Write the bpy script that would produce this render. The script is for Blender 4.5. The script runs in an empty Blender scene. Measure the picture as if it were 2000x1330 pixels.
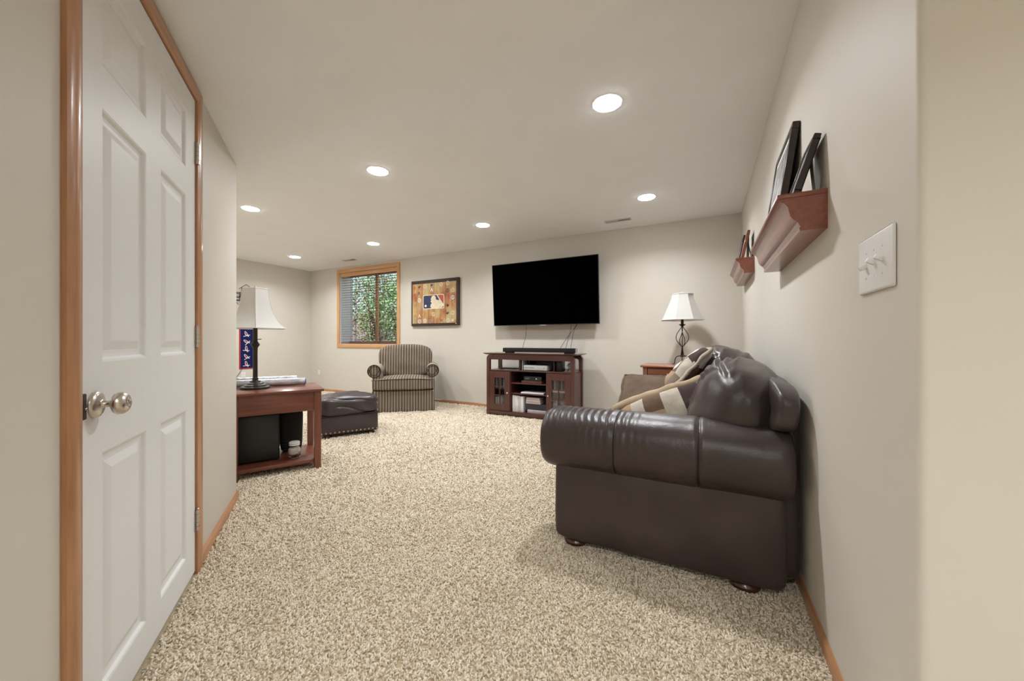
import bpy, bmesh, math, random
from mathutils import Vector, Matrix, noise

random.seed(7)
PI = math.pi
SC = bpy.context.scene
COL = SC.collection

# ------------------------------------------------------------------ camera, world, exposure
cam = bpy.data.cameras.new('camera')
cam.sensor_width = 36.0
cam.lens = 36.0 * 725.0 / 2000.0
cam.clip_start = 0.02
cam_o = bpy.data.objects.new('camera', cam)
COL.objects.link(cam_o)
cam_o.location = (0, 0, 1.02)
cam_o.rotation_euler = (PI / 2, 0, math.radians(27.65))
SC.camera = cam_o

world = bpy.data.worlds.new('sky')
SC.world = world
world.use_nodes = True
wn = world.node_tree.nodes
wl = world.node_tree.links
for n_ in list(wn):
    wn.remove(n_)
w_out = wn.new('ShaderNodeOutputWorld')
w_bg = wn.new('ShaderNodeBackground')
w_sky = wn.new('ShaderNodeTexSky')
w_sky.sky_type = 'HOSEK_WILKIE'
w_sky.turbidity = 5.0
w_sky.sun_direction = (0.5, 0.5, 0.7)
w_bg.inputs['Strength'].default_value = 6.0
w_hs = wn.new('ShaderNodeHueSaturation')
w_hs.inputs['Saturation'].default_value = 0.4
wl.new(w_sky.outputs[0], w_hs.inputs['Color'])
wl.new(w_hs.outputs[0], w_bg.inputs[0])
wl.new(w_bg.outputs[0], w_out.inputs[0])

sun = bpy.data.lights.new('sun', 'SUN')
sun.energy = 9.0
sun.angle = 0.01
sun_o = bpy.data.objects.new('sun', sun)
COL.objects.link(sun_o)
sun_o.rotation_euler = Vector((0.15, 0.5, -0.85)).to_track_quat('-Z', 'Y').to_euler()

SC.view_settings.view_transform = 'Standard'
SC.view_settings.look = 'None'
SC.view_settings.exposure = 0.0
SC.view_settings.gamma = 1.0
SC.view_settings.use_curve_mapping = False
SC.cycles.max_bounces = 7
SC.cycles.diffuse_bounces = 4
SC.cycles.use_adaptive_sampling = True
SC.cycles.adaptive_threshold = 0.05
SC.cycles.glossy_bounces = 4
SC.cycles.transparent_max_bounces = 12
SC.cycles.caustics_reflective = False
SC.cycles.caustics_refractive = False
SC.cycles.sample_clamp_indirect = 8.0
SC.cycles.use_denoising = True

LAMP_STRENGTH = 70.0           # glow of the recessed lamp lens
LAMP_WATTS = 16.3              # downward beam of each recessed lamp
LAMP_SPREAD = 145.0
LAMP_COLOR = (0.955, 0.985, 1.02)

# ------------------------------------------------------------------ materials
MATS = {}


def new_mat(name):
    m = bpy.data.materials.new(name)
    m.use_nodes = True
    nt = m.node_tree
    b = nt.nodes['Principled BSDF']
    MATS[name] = m
    return m, nt, b


def tex_coord(nt, scale=(1, 1, 1), rot=(0, 0, 0)):
    tc = nt.nodes.new('ShaderNodeTexCoord')
    mp = nt.nodes.new('ShaderNodeMapping')
    mp.inputs['Scale'].default_value = scale
    mp.inputs['Rotation'].default_value = rot
    nt.links.new(tc.outputs['Object'], mp.inputs['Vector'])
    return mp.outputs['Vector']


def noise_node(nt, vec, scale, detail=3, rough=0.5):
    n = nt.nodes.new('ShaderNodeTexNoise')
    n.inputs['Scale'].default_value = scale
    n.inputs['Detail'].default_value = detail
    n.inputs['Roughness'].default_value = rough
    nt.links.new(vec, n.inputs['Vector'])
    return n


def ramp_node(nt, fac, stops, interp='LINEAR'):
    r = nt.nodes.new('ShaderNodeValToRGB')
    r.color_ramp.interpolation = interp
    e = r.color_ramp.elements
    while len(e) < len(stops):
        e.new(0.5)
    for i, (p, c) in enumerate(stops):
        e[i].position = p
        e[i].color = (c[0], c[1], c[2], 1)
    nt.links.new(fac, r.inputs[0])
    return r.outputs[0]


def bump(nt, b, h, strength=0.2, dist=0.01):
    n = nt.nodes.new('ShaderNodeBump')
    n.inputs['Strength'].default_value = strength
    n.inputs['Distance'].default_value = dist
    nt.links.new(h, n.inputs['Height'])
    nt.links.new(n.outputs[0], b.inputs['Normal'])


def plain(name, col, rough=0.5, metal=0.0, spec=0.5, vary=0.06, nscale=30, bmp=0.0, bscale=200, bdist=0.002):
    m, nt, b = new_mat(name)
    v = tex_coord(nt)
    n = noise_node(nt, v, nscale, 3)
    lo = tuple(max(0, c * (1 - vary)) for c in col)
    hi = tuple(min(1, c * (1 + vary)) for c in col)
    nt.links.new(ramp_node(nt, n.outputs[0], [(0.3, lo), (0.7, hi)]), b.inputs['Base Color'])
    b.inputs['Roughness'].default_value = rough
    b.inputs['Metallic'].default_value = metal
    b.inputs['Specular IOR Level'].default_value = spec
    if bmp:
        n2 = noise_node(nt, v, bscale, 4)
        bump(nt, b, n2.outputs[0], bmp, bdist)
    return m


def wood(name, c1, c2, axis='z', scale=1.0, rough=0.35, coat=0.0):
    m, nt, b = new_mat(name)
    s = {'x': (1.5, 22, 22), 'y': (22, 1.5, 22), 'z': (22, 22, 1.5)}[axis]
    v = tex_coord(nt, tuple(k * scale for k in s))
    n = noise_node(nt, v, 2.2, 6, 0.6)
    nt.links.new(ramp_node(nt, n.outputs[0], [(0.32, c1), (0.5, tuple((a + q) / 2 for a, q in zip(c1, c2))), (0.68, c2)]),
                 b.inputs['Base Color'])
    b.inputs['Roughness'].default_value = rough
    b.inputs['Coat Weight'].default_value = coat
    b.inputs['Coat Roughness'].default_value = 0.15
    bump(nt, b, n.outputs[0], 0.08, 0.002)
    return m


def stripes(name, stops, period, axis='X', rough=0.9):
    """woven stripes running across the given local axis"""
    m, nt, b = new_mat(name)
    tc = nt.nodes.new('ShaderNodeTexCoord')
    sp = nt.nodes.new('ShaderNodeSeparateXYZ')
    nt.links.new(tc.outputs['Object'], sp.inputs[0])
    mu = nt.nodes.new('ShaderNodeMath')
    mu.operation = 'MULTIPLY'
    mu.inputs[1].default_value = 1.0 / period
    nt.links.new(sp.outputs[axis], mu.inputs[0])
    fr = nt.nodes.new('ShaderNodeMath')
    fr.operation = 'FRACT'
    nt.links.new(mu.outputs[0], fr.inputs[0])
    col = ramp_node(nt, fr.outputs[0], stops, 'CONSTANT')
    n = noise_node(nt, tc.outputs['Object'], 120, 3)
    mx = nt.nodes.new('ShaderNodeMix')
    mx.data_type = 'RGBA'
    mx.blend_type = 'MULTIPLY'
    mx.inputs[0].default_value = 0.45
    nt.links.new(col, mx.inputs[6])
    nt.links.new(n.outputs[0], mx.inputs[7])
    nt.links.new(mx.outputs[2], b.inputs['Base Color'])
    b.inputs['Roughness'].default_value = rough
    b.inputs['Specular IOR Level'].default_value = 0.15
    bump(nt, b, n.outputs[0], 0.15, 0.002)
    return m


def leather(name, col, rough=0.36):
    m, nt, b = new_mat(name)
    v = tex_coord(nt)
    n1 = noise_node(nt, v, 4, 4)
    lo = tuple(c * 0.8 for c in col)
    hi = tuple(c * 1.25 for c in col)
    nt.links.new(ramp_node(nt, n1.outputs[0], [(0.3, lo), (0.7, hi)]), b.inputs['Base Color'])
    vo = nt.nodes.new('ShaderNodeTexVoronoi')
    vo.inputs['Scale'].default_value = 260
    nt.links.new(v, vo.inputs['Vector'])
    n2 = noise_node(nt, v, 14, 5, 0.6)
    ad = nt.nodes.new('ShaderNodeMath')
    ad.operation = 'MULTIPLY_ADD'
    ad.inputs[1].default_value = 0.12
    nt.links.new(vo.outputs[0], ad.inputs[0])
    nt.links.new(n2.outputs[0], ad.inputs[2])
    bump(nt, b, ad.outputs[0], 0.22, 0.012)
    b.inputs['Roughness'].default_value = rough
    b.inputs['Specular IOR Level'].default_value = 0.48
    return m


def emit(name, col, strength):
    m, nt, b = new_mat(name)
    nt.nodes.remove(b)
    e = nt.nodes.new('ShaderNodeEmission')
    e.inputs[0].default_value = (*col, 1)
    e.inputs[1].default_value = strength
    nt.links.new(e.outputs[0], nt.nodes['Material Output'].inputs[0])
    return m


def glass(name, tint=(0.9, 0.95, 0.95), mix=0.12, rough=0.03):
    """thin pane: mostly clear with a glossy reflection"""
    m, nt, b = new_mat(name)
    nt.nodes.remove(b)
    t = nt.nodes.new('ShaderNodeBsdfTransparent')
    t.inputs[0].default_value = (*tint, 1)
    g = nt.nodes.new('ShaderNodeBsdfGlossy')
    g.inputs['Roughness'].default_value = rough
    f = nt.nodes.new('ShaderNodeLayerWeight')
    f.inputs['Blend'].default_value = 0.5
    pw = nt.nodes.new('ShaderNodeMath')
    pw.operation = 'POWER'
    pw.inputs[1].default_value = 5.0
    nt.links.new(f.outputs['Facing'], pw.inputs[0])
    a = nt.nodes.new('ShaderNodeMath')
    a.operation = 'MULTIPLY_ADD'
    a.inputs[1].default_value = 0.9
    a.inputs[2].default_value = 0.025 + mix * 0.15
    nt.links.new(pw.outputs[0], a.inputs[0])
    x = nt.nodes.new('ShaderNodeMixShader')
    nt.links.new(a.outputs[0], x.inputs[0])
    nt.links.new(t.outputs[0], x.inputs[1])
    nt.links.new(g.outputs[0], x.inputs[2])
    nt.links.new(x.outputs[0], nt.nodes['Material Output'].inputs[0])
    return m


def shade_cloth(name, col):
    m, nt, b = new_mat(name)
    v = tex_coord(nt, (1, 1, 0.1))
    n = noise_node(nt, v, 160, 3)
    nt.links.new(ramp_node(nt, n.outputs[0], [(0.3, tuple(c * 0.95 for c in col)), (0.7, col)]), b.inputs['Base Color'])
    b.inputs['Roughness'].default_value = 0.9
    b.inputs['Specular IOR Level'].default_value = 0.1
    tr = nt.nodes.new('ShaderNodeBsdfTranslucent')
    tr.inputs[0].default_value = (*col, 1)
    x = nt.nodes.new('ShaderNodeMixShader')
    x.inputs[0].default_value = 0.35
    nt.links.new(b.outputs[0], x.inputs[1])
    nt.links.new(tr.outputs[0], x.inputs[2])
    nt.links.new(x.outputs[0], nt.nodes['Material Output'].inputs[0])
    return m


def patchwork(name, cols, cell, seed=0.0):
    m, nt, b = new_mat(name)
    tc = nt.nodes.new('ShaderNodeTexCoord')
    mp = nt.nodes.new('ShaderNodeMapping')
    mp.inputs['Scale'].default_value = (1 / cell[0], 1 / cell[1], 0.001)
    mp.inputs['Location'].default_value = (seed, seed * 1.7, 0)
    nt.links.new(tc.outputs['Object'], mp.inputs[0])
    fl = nt.nodes.new('ShaderNodeVectorMath')
    fl.operation = 'FLOOR'
    nt.links.new(mp.outputs[0], fl.inputs[0])
    wnn = nt.nodes.new('ShaderNodeTexWhiteNoise')
    wnn.noise_dimensions = '3D'
    nt.links.new(fl.outputs[0], wnn.inputs['Vector'])
    stops = [(i / len(cols), c) for i, c in enumerate(cols)]
    colr = ramp_node(nt, wnn.outputs['Value'], stops, 'CONSTANT')
    nt.links.new(colr, b.inputs['Base Color'])
    b.inputs['Roughness'].default_value = 0.85
    b.inputs['Specular IOR Level'].default_value = 0.2
    n = noise_node(nt, tc.outputs['Object'], 90, 4)
    bump(nt, b, n.outputs[0], 0.2, 0.003)
    return m


WALL = plain('wall_paint', (0.675, 0.634, 0.560), 0.55, vary=0.012, nscale=3, bmp=0.06, bscale=160, bdist=0.002, spec=0.35)
CEIL = plain('ceiling_paint', (0.91, 0.915, 0.925), 0.8, vary=0.012, nscale=4, bmp=0.22, bscale=45, bdist=0.004, spec=0.2)
CARPET_BASE = plain('carpet_backing', (0.46, 0.37, 0.25), 1.0, vary=0.15, nscale=150, spec=0.05)  # shade between the tufts is put into this darker tan
OAK_Z = wood('oak_upright', (0.37, 0.168, 0.078), (0.55, 0.285, 0.140), 'z', 1.0, 0.32, 0.25)
OAK_X = wood('oak_level', (0.37, 0.168, 0.078), (0.55, 0.285, 0.140), 'x', 1.0, 0.32, 0.25)
OAK_Y = wood('oak_lengthwise', (0.37, 0.168, 0.078), (0.55, 0.285, 0.140), 'y', 1.0, 0.32, 0.25)
PINE_X = wood('honey_pine_level', (0.60, 0.30, 0.125), (0.74, 0.42, 0.19), 'x', 1.0, 0.35, 0.15)
PINE_Z = wood('honey_pine_upright', (0.60, 0.30, 0.125), (0.74, 0.42, 0.19), 'z', 1.0, 0.35, 0.15)
DOORWHITE = plain('white_door_enamel', (0.80, 0.80, 0.79), 0.46, vary=0.008, bmp=0.05, bscale=60, bdist=0.001)
NICKEL = plain('satin_nickel', (0.62, 0.58, 0.53), 0.28, 1.0, vary=0.04)
BRONZE = plain('dark_bronze', (0.022, 0.010, 0.008), 0.5, 0.0, spec=.3)
LEATHER = leather('brown_leather', (0.050, 0.035, 0.033), 0.34)
LEATHER2 = leather('ottoman_leather', (0.050, 0.036, 0.037), 0.30)
THREAD = plain('seam_thread', (0.012, 0.008, 0.008), 0.7)
DARKWOOD = wood('bun_foot_wood', (0.05, 0.018, 0.012), (0.10, 0.035, 0.02), 'x', 1.0, 0.25, 0.3)
CHERRY_X = wood('cherry_level', (0.125, 0.034, 0.020), (0.215, 0.062, 0.034), 'x', 1.0, 0.3, 0.35)
CHERRY_Z = wood('cherry_upright', (0.135, 0.036, 0.020), (0.235, 0.068, 0.036), 'z', 1.0, 0.3, 0.35)
ESPRESSO_X = wood('dark_cherry_level', (0.060, 0.020, 0.015), (0.105, 0.034, 0.024), 'x', 1.0, 0.3, 0.3)
ESPRESSO_Z = wood('dark_cherry_upright', (0.060, 0.020, 0.015), (0.105, 0.034, 0.024), 'z', 1.0, 0.3, 0.3)
MAHOG_Y = wood('mahogany_lengthwise', (0.21, 0.060, 0.036), (0.31, 0.095, 0.058), 'y', 1.0, 0.3, 0.35)
WARM_X = wood('warm_cherry_level', (0.26, 0.082, 0.038), (0.40, 0.145, 0.066), 'x', 1.0, 0.3, 0.3)
WARM_Z = wood('warm_cherry_upright', (0.26, 0.082, 0.038), (0.40, 0.145, 0.066), 'z', 1.0, 0.3, 0.3)
BLACK = plain('black_plastic', (0.012, 0.012, 0.012), 0.4)
BLACKM = plain('black_matte', (0.018, 0.016, 0.015), 0.75, spec=0.2)
SCREEN = plain('tv_screen', (0.0004, 0.0004, 0.0004), 0.6, vary=0, spec=0.0)
GREYB = plain('grey_bezel', (0.05, 0.048, 0.048), 0.4, 0.4)
IRON = plain('black_iron', (0.018, 0.014, 0.012), 0.5, 0.4)
LAMPBRONZE = plain('lamp_bronze', (0.045, 0.036, 0.028), 0.38, 0.5)
SHADE = shade_cloth('lamp_shade_cloth', (0.82, 0.80, 0.76))
SHADETRIM = plain('lamp_shade_trim', (0.74, 0.72, 0.68), 0.9)
WHITEP = plain('white_plastic', (0.80, 0.79, 0.77), 0.35, vary=0.01)
WHITECON = plain('white_console_plastic', (0.74, 0.75, 0.77), 0.4, vary=0.01)
GREYP = plain('grey_plastic', (0.35, 0.36, 0.38), 0.45)
VENTM = plain('vent_enamel', (0.62, 0.59, 0.56), 0.5, vary=0.02)
VENTD = plain('vent_shadow_gap', (0.10, 0.09, 0.08), 0.9)
CHAIRST = stripes('striped_upholstery',
                  [(0.0, (0.10, 0.070, 0.048)), (0.20, (0.27, 0.215, 0.155)), (0.36, (0.052, 0.036, 0.027)), (0.50, (0.30, 0.24, 0.175)),
                   (0.62, (0.070, 0.048, 0.035)), (0.78, (0.74, 0.64, 0.51)), (0.94, (0.17, 0.125, 0.088))], 0.038, 'X')
ARMCLOTH = plain('tan_arm_upholstery', (0.36, 0.30, 0.225), 0.95, vary=0.14, nscale=260, spec=0.1)
PIPING = plain('chair_piping', (0.05, 0.04, 0.032), 0.9, spec=0.1)
SUEDE = plain('brown_suede', (0.125, 0.086, 0.062), 0.95, vary=0.18, nscale=9, spec=0.1, bmp=0.2, bscale=40, bdist=0.004)
TANTRIM = plain('tan_pillow_trim', (0.40, 0.305, 0.205), 0.9, vary=0.12, nscale=14, spec=0.1)
PATCHES = [plain('patch_tan', (0.36, 0.25, 0.15), .9, vary=.12, spec=.1, bmp=.2, bscale=60), plain('patch_beige', (0.44, 0.39, 0.32), .9, vary=.1, spec=.1, bmp=.2, bscale=60),
           plain('patch_espresso', (0.045, 0.028, 0.024), .8, vary=.1, spec=.2, bmp=.2, bscale=60), plain('patch_brown', (0.135, 0.085, 0.055), .85, vary=.1, spec=.15, bmp=.2, bscale=60),
           plain('patch_grey', (0.58, 0.57, 0.55), .8, vary=.06, spec=.15, bmp=.2, bscale=60), plain('patch_mocha', (0.20, 0.15, 0.12), .85, vary=.1, spec=.15, bmp=.2, bscale=60)]
BRASS = plain('antique_brass', (0.45, 0.36, 0.24), 0.35, 1.0)
WINGLASS = glass('window_glass')
CABGLASS = glass('cabinet_glass', (0.85, 0.85, 0.85), 0.3, 0.05)
JARGLASS = glass('jar_glass', (0.9, 0.92, 0.92), 0.6, 0.05)
BLINDW = wood('blind_wood', (0.085, 0.038, 0.034), (0.14, 0.065, 0.056), 'x', 1.0, 0.4)
TAPE = plain('blind_tape', (0.75, 0.72, 0.72), 0.9)
TAPED = plain('blind_cord', (0.10, 0.05, 0.055), 0.9)
JAMBW = plain('white_jamb_paint', (0.80, 0.79, 0.80), 0.5, vary=0.01)
LEAF = [plain('leaf_green', (0.16, 0.32, 0.07), 0.5, vary=0.5, nscale=3), plain('leaf_pale', (0.32, 0.44, 0.25), 0.45, vary=0.45, nscale=3),
        plain('leaf_russet', (0.26, 0.13, 0.07), 0.5, vary=0.4, nscale=3)]
BARK = plain('bark', (0.10, 0.065, 0.045), 0.9, vary=0.3)
MULCH = plain('mulch', (0.20, 0.14, 0.13), 1.0, vary=0.6, nscale=40, bmp=0.6, bscale=40, bdist=0.05)
FOIL = plain('printed_foil_wrap', (0.52, 0.53, 0.57), 0.32, 0.35, vary=0.45, nscale=45, bmp=0.5, bscale=30, bdist=0.01)
FOIL2 = plain('clear_film_wrap', (0.60, 0.61, 0.65), 0.25, 0.25, vary=0.25, nscale=20, bmp=0.5, bscale=24, bdist=0.012)
BLUE = plain('blue_plastic', (0.05, 0.10, 0.45), 0.4)
WAX = plain('cream_wax', (0.70, 0.66, 0.60), 0.6)
NAVY = plain('navy_felt', (0.010, 0.016, 0.085), 0.85, spec=0.1)
RED = plain('red_felt', (0.42, 0.04, 0.05), 0.85, spec=0.1)
WHITEF = plain('white_felt', (0.78, 0.78, 0.80), 0.85, spec=0.1)
PRINTNAVY = plain('print_navy', (0.028, 0.036, 0.085), 0.7, vary=0.25, nscale=20)
PRINTRED = plain('print_red', (0.46, 0.095, 0.060), 0.7, vary=0.25, nscale=20)
PRINTCREAM = plain('print_cream', (0.74, 0.64, 0.46), 0.7, vary=0.12, nscale=20)
PRINTDARK = plain('print_dark', (0.045, 0.028, 0.022), 0.7)
PRINTGREY = plain('print_grey', (0.34, 0.31, 0.28), 0.7)
FRAMEDK = plain('dark_frame_wood', (0.028, 0.016, 0.014), 0.35, vary=0.2)
PHOTO = plain('photo_print', (0.30, 0.29, 0.29), 0.25, vary=0.6, nscale=14)
MATTE = plain('photo_mat', (0.72, 0.72, 0.72), 0.6)
PAPER = [plain('paper_white', (0.76, 0.75, 0.72), 0.6), plain('book_rose', (0.52, 0.40, 0.40), 0.6), plain('book_charcoal', (0.035, 0.035, 0.038), 0.5),
         plain('book_grey', (0.42, 0.38, 0.40), 0.5), plain('book_maroon', (0.14, 0.045, 0.035), 0.5), plain('case_green', (0.10, 0.13, 0.10), 0.45),
         plain('case_pale', (0.56, 0.54, 0.50), 0.4), plain('case_blue', (0.10, 0.13, 0.22), 0.4)]
LENS = emit('lamp_lens', LAMP_COLOR, LAMP_STRENGTH)

# printed plank board of the wall art
m_, nt_, b_ = new_mat('plank_print')
tc_ = nt_.nodes.new('ShaderNodeTexCoord')
mp_ = nt_.nodes.new('ShaderNodeMapping')
mp_.inputs['Scale'].default_value = (8.2, 0.001, 1.15)
nt_.links.new(tc_.outputs['Object'], mp_.inputs[0])
fl_ = nt_.nodes.new('ShaderNodeVectorMath')
fl_.operation = 'FLOOR'
mp2_ = nt_.nodes.new('ShaderNodeMapping')
mp2_.inputs['Scale'].default_value = (8.2, 0.001, 0.001)
nt_.links.new(tc_.outputs['Object'], mp2_.inputs[0])
nt_.links.new(mp2_.outputs[0], fl_.inputs[0])
wn_ = nt_.nodes.new('ShaderNodeTexWhiteNoise')
nt_.links.new(fl_.outputs[0], wn_.inputs['Vector'])
gr_ = noise_node(nt_, tex_coord(nt_, (40, 1, 3)), 2.0, 5)
ns_ = noise_node(nt_, tex_coord(nt_, (5, 1, 3)), 1.1, 3)
ad_ = nt_.nodes.new('ShaderNodeMath')
ad_.operation = 'MULTIPLY_ADD'
ad_.inputs[1].default_value = 0.35
nt_.links.new(wn_.outputs['Value'], ad_.inputs[0])
nt_.links.new(ns_.outputs[0], ad_.inputs[2])
cl_ = ramp_node(nt_, ad_.outputs[0], [(0.36, (0.36, 0.085, 0.045)), (0.50, (0.56, 0.25, 0.09)), (0.62, (0.68, 0.47, 0.20)), (0.82, (0.66, 0.56, 0.30))])
mx_ = nt_.nodes.new('ShaderNodeMix')
mx_.data_type = 'RGBA'
mx_.blend_type = 'MULTIPLY'
mx_.inputs[0].default_value = 0.5
nt_.links.new(cl_, mx_.inputs[6])
nt_.links.new(gr_.outputs[0], mx_.inputs[7])
nt_.links.new(mx_.outputs[2], b_.inputs['Base Color'])
b_.inputs['Roughness'].default_value = 0.6
PLANKS = m_

# carpet yarn: each tuft its own tone
m_, nt_, b_ = new_mat('carpet_yarn')
oi_ = nt_.nodes.new('ShaderNodeObjectInfo')
cr_ = ramp_node(nt_, oi_.outputs['Random'], [(0.0, (0.46, 0.375, 0.265)), (0.25, (0.62, 0.53, 0.405)), (0.7, (0.735, 0.645, 0.51)), (1.0, (0.80, 0.72, 0.59))])
nt_.links.new(cr_, b_.inputs['Base Color'])
b_.inputs['Roughness'].default_value = 1.0
b_.inputs['Specular IOR Level'].default_value = 0.05
YARN = m_


# ------------------------------------------------------------------ mesh helpers
def merge(bm, tmp, M=None):
    vm = {}
    for v in tmp.verts:
        vm[v] = bm.verts.new(M @ v.co if M else v.co)
    for f in tmp.faces:
        try:
            bm.faces.new([vm[v] for v in f.verts])
        except ValueError:
            pass
    tmp.free()


def add_box(bm, x0, x1, y0, y1, z0, z1, bev=0.0, seg=2, M=None):
    t = bmesh.new()
    bmesh.ops.create_cube(t, size=1)
    for v in t.verts:
        v.co = Vector((x0 + (v.co.x + .5) * (x1 - x0), y0 + (v.co.y + .5) * (y1 - y0), z0 + (v.co.z + .5) * (z1 - z0)))
    if bev > 0:
        bmesh.ops.bevel(t, geom=list(t.edges), offset=bev, segments=seg, affect='EDGES', profile=0.5)
    merge(bm, t, M)


def add_prism(bm, pts, axis, a0, a1, M=None):
    def P(p, a):
        v = {'x': (a, p[0], p[1]), 'y': (p[0], a, p[1]), 'z': (p[0], p[1], a)}[axis]
        return M @ Vector(v) if M else Vector(v)
    A = [bm.verts.new(P(p, a0)) for p in pts]
    B = [bm.verts.new(P(p, a1)) for p in pts]
    n = len(pts)
    bm.faces.new(A)
    bm.faces.new(B[::-1])
    for i in range(n):
        j = (i + 1) % n
        bm.faces.new([A[i], B[i], B[j], A[j]])


def add_lathe(bm, prof, n=24, c=(0, 0, 0), M=None, cap=True):
    rings = []
    for r, z in prof:
        ring = []
        for i in range(n):
            a = 2 * PI * i / n
            v = Vector((c[0] + r * math.cos(a), c[1] + r * math.sin(a), c[2] + z))
            ring.append(bm.verts.new(M @ v if M else v))
        rings.append(ring)
    for a, b in zip(rings, rings[1:]):
        for i in range(n):
            j = (i + 1) % n
            bm.faces.new([a[i], a[j], b[j], b[i]])
    if cap:
        bm.faces.new(rings[0][::-1])
        bm.faces.new(rings[-1])


def add_tube(bm, pts, r, n=8, radii=None, closed=False, M=None):
    P = [Vector(p) for p in pts]
    m = len(P)
    T = []
    for i in range(m):
        a = P[i - 1] if (i > 0 or closed) else P[i]
        b = P[(i + 1) % m] if (i < m - 1 or closed) else P[i]
        T.append((b - a).normalized())
    ref = Vector((0, 0, 1)) if abs(T[0].z) < 0.9 else Vector((1, 0, 0))
    N = (ref - T[0] * ref.dot(T[0])).normalized()
    rings = []
    for i in range(m):
        N = (N - T[i] * N.dot(T[i]))
        N = N.normalized() if N.length > 1e-6 else T[i].orthogonal().normalized()
        Bn = T[i].cross(N)
        rr = radii[i] if radii else r
        ring = []
        for k in range(n):
            a = 2 * PI * k / n
            v = P[i] + (N * math.cos(a) + Bn * math.sin(a)) * rr
            ring.append(bm.verts.new(M @ v if M else v))
        rings.append(ring)
    prs = list(zip(rings, rings[1:])) + ([(rings[-1], rings[0])] if closed else [])
    for a, b in prs:
        for i in range(n):
            j = (i + 1) % n
            bm.faces.new([a[i], a[j], b[j], b[i]])
    if not closed:
        bm.faces.new(rings[0][::-1])
        bm.faces.new(rings[-1])


def add_puff(bm, c, h, k=4.0, n=10, fn=None, M=None):
    """puffed box: unit cube grid pushed to a k-norm ball, scaled to half sizes h"""
    t = bmesh.new()
    bmesh.ops.create_cube(t, size=2)
    bmesh.ops.subdivide_edges(t, edges=list(t.edges), cuts=n, use_grid_fill=True)
    for v in t.verts:
        q = v.co
        q = Vector([math.sin(a * PI / 2 * 0.92) / math.sin(PI / 2 * 0.92) for a in q])
        s = (abs(q.x) ** k + abs(q.y) ** k + abs(q.z) ** k) ** (1 / k)
        u = q / s
        p = Vector((u.x * h[0], u.y * h[1], u.z * h[2]))
        if fn:
            p = fn(p, u)
        v.co = p + Vector(c)
    merge(bm, t, M)


def finish(bm, smooth=True, angle=38):
    bmesh.ops.recalc_face_normals(bm, faces=list(bm.faces))
    me = bpy.data.meshes.new('mesh')
    bm.to_mesh(me)
    bm.free()
    if smooth:
        me.polygons.foreach_set('use_smooth', [True] * len(me.polygons))
        me.set_sharp_from_angle(angle=math.radians(angle))
    return me


def obj(name, bm, mat, parent=None, loc=(0, 0, 0), rot=(0, 0, 0), smooth=True, angle=38):
    me = bm if isinstance(bm, bpy.types.Mesh) else finish(bm, smooth, angle)
    me.name = name
    if mat is not None and not me.materials:
        me.materials.append(mat)
    o = bpy.data.objects.new(name, me)
    COL.objects.link(o)
    o.location = loc
    o.rotation_euler = rot
    if parent:
        o.parent = parent
    return o


def tag(o, label, cat=None, group=None, kind=None):
    o['label'] = label
    if cat:
        o['category'] = cat
    if group:
        o['group'] = group
    if kind:
        o['kind'] = kind
    return o


def thing(name, label, cat, loc=(0, 0, 0), rz=0.0, group=None, kind=None, rot=None):
    e = bpy.data.objects.new(name, None)
    e.empty_display_size = 0.05
    COL.objects.link(e)
    e.location = loc
    e.rotation_euler = rot if rot else (0, 0, rz)
    return tag(e, label, cat, group, kind)


def box(name, mat, parent, x0, x1, y0, y1, z0, z1, bev=0.0, seg=2):
    bm = bmesh.new()
    add_box(bm, x0, x1, y0, y1, z0, z1, bev, seg)
    return obj(name, bm, mat, parent)


def arc(cx, cz, r, a0, a1, n):
    return [(cx + r * math.cos(math.radians(a0 + (a1 - a0) * i / n)), cz + r * math.sin(math.radians(a0 + (a1 - a0) * i / n))) for i in range(n + 1)]


def nz(p, s, seed=0.0):
    return noise.noise(Vector((p[0] * s + seed, p[1] * s - seed * 0.7, p[2] * s + seed * 1.3)))


# ------------------------------------------------------------------ room shell
H = 2.44
HS = 2.135            # soffit over the entry
XR = 0.345            # right wall
YF = 4.83             # far wall
XL = -7.20            # end wall
CX, CY = -2.662, 1.285     # free corner of the angled door wall
YC = 0.948            # where the right wall ends and turns
DW = math.radians(-35.8)   # direction of the door wall from that corner
HALLX = -0.84
WX0, WX1, WZ0, WZ1 = -6.30, -4.80, 0.955, 2.32     # window opening

bm = bmesh.new()
add_box(bm, XL - .2, 2.4, -3.2, YF + .2, -0.06, 0.0)
tag(obj('floor', bm, CARPET_BASE), 'beige carpeted floor of the room', 'floor', kind='structure')

bm = bmesh.new()
add_box(bm, XL - .2, XR + .2, CY, YF + .2, H, H + .1)
tag(obj('ceiling', bm, CEIL), 'off white textured ceiling with recessed lights', 'ceiling', kind='structure')
bm = bmesh.new()
add_box(bm, XL - .2, 2.4, -3.2, CY, HS, H + .1, 0.004, 1)
tag(obj('ceiling_soffit', bm, CEIL), 'lowered off white ceiling over the entry by the door', 'ceiling', kind='structure')

bm = bmesh.new()
add_box(bm, XL - .2, WX0, YF, YF + .25, 0, H)
add_box(bm, WX1, XR + .2, YF, YF + .25, 0, H)
add_box(bm, WX0, WX1, YF, YF + .25, 0, WZ0)
add_box(bm, WX0, WX1, YF, YF + .25, WZ1, H)
tag(obj('wall_far', bm, WALL), 'beige far wall with the window and television', 'wall', kind='structure')

bm = bmesh.new()
add_box(bm, XL - .2, XL, CY - .2, YF + .2, 0, H)
tag(obj('wall_end', bm, WALL), 'beige end wall behind the navy banner', 'wall', kind='structure')
bm = bmesh.new()
add_box(bm, XL - .2, CX - .085, CY - .12, CY, 0, H)
tag(obj('wall_return', bm, WALL), 'beige wall turning away behind the end table', 'wall', kind='structure')

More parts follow.
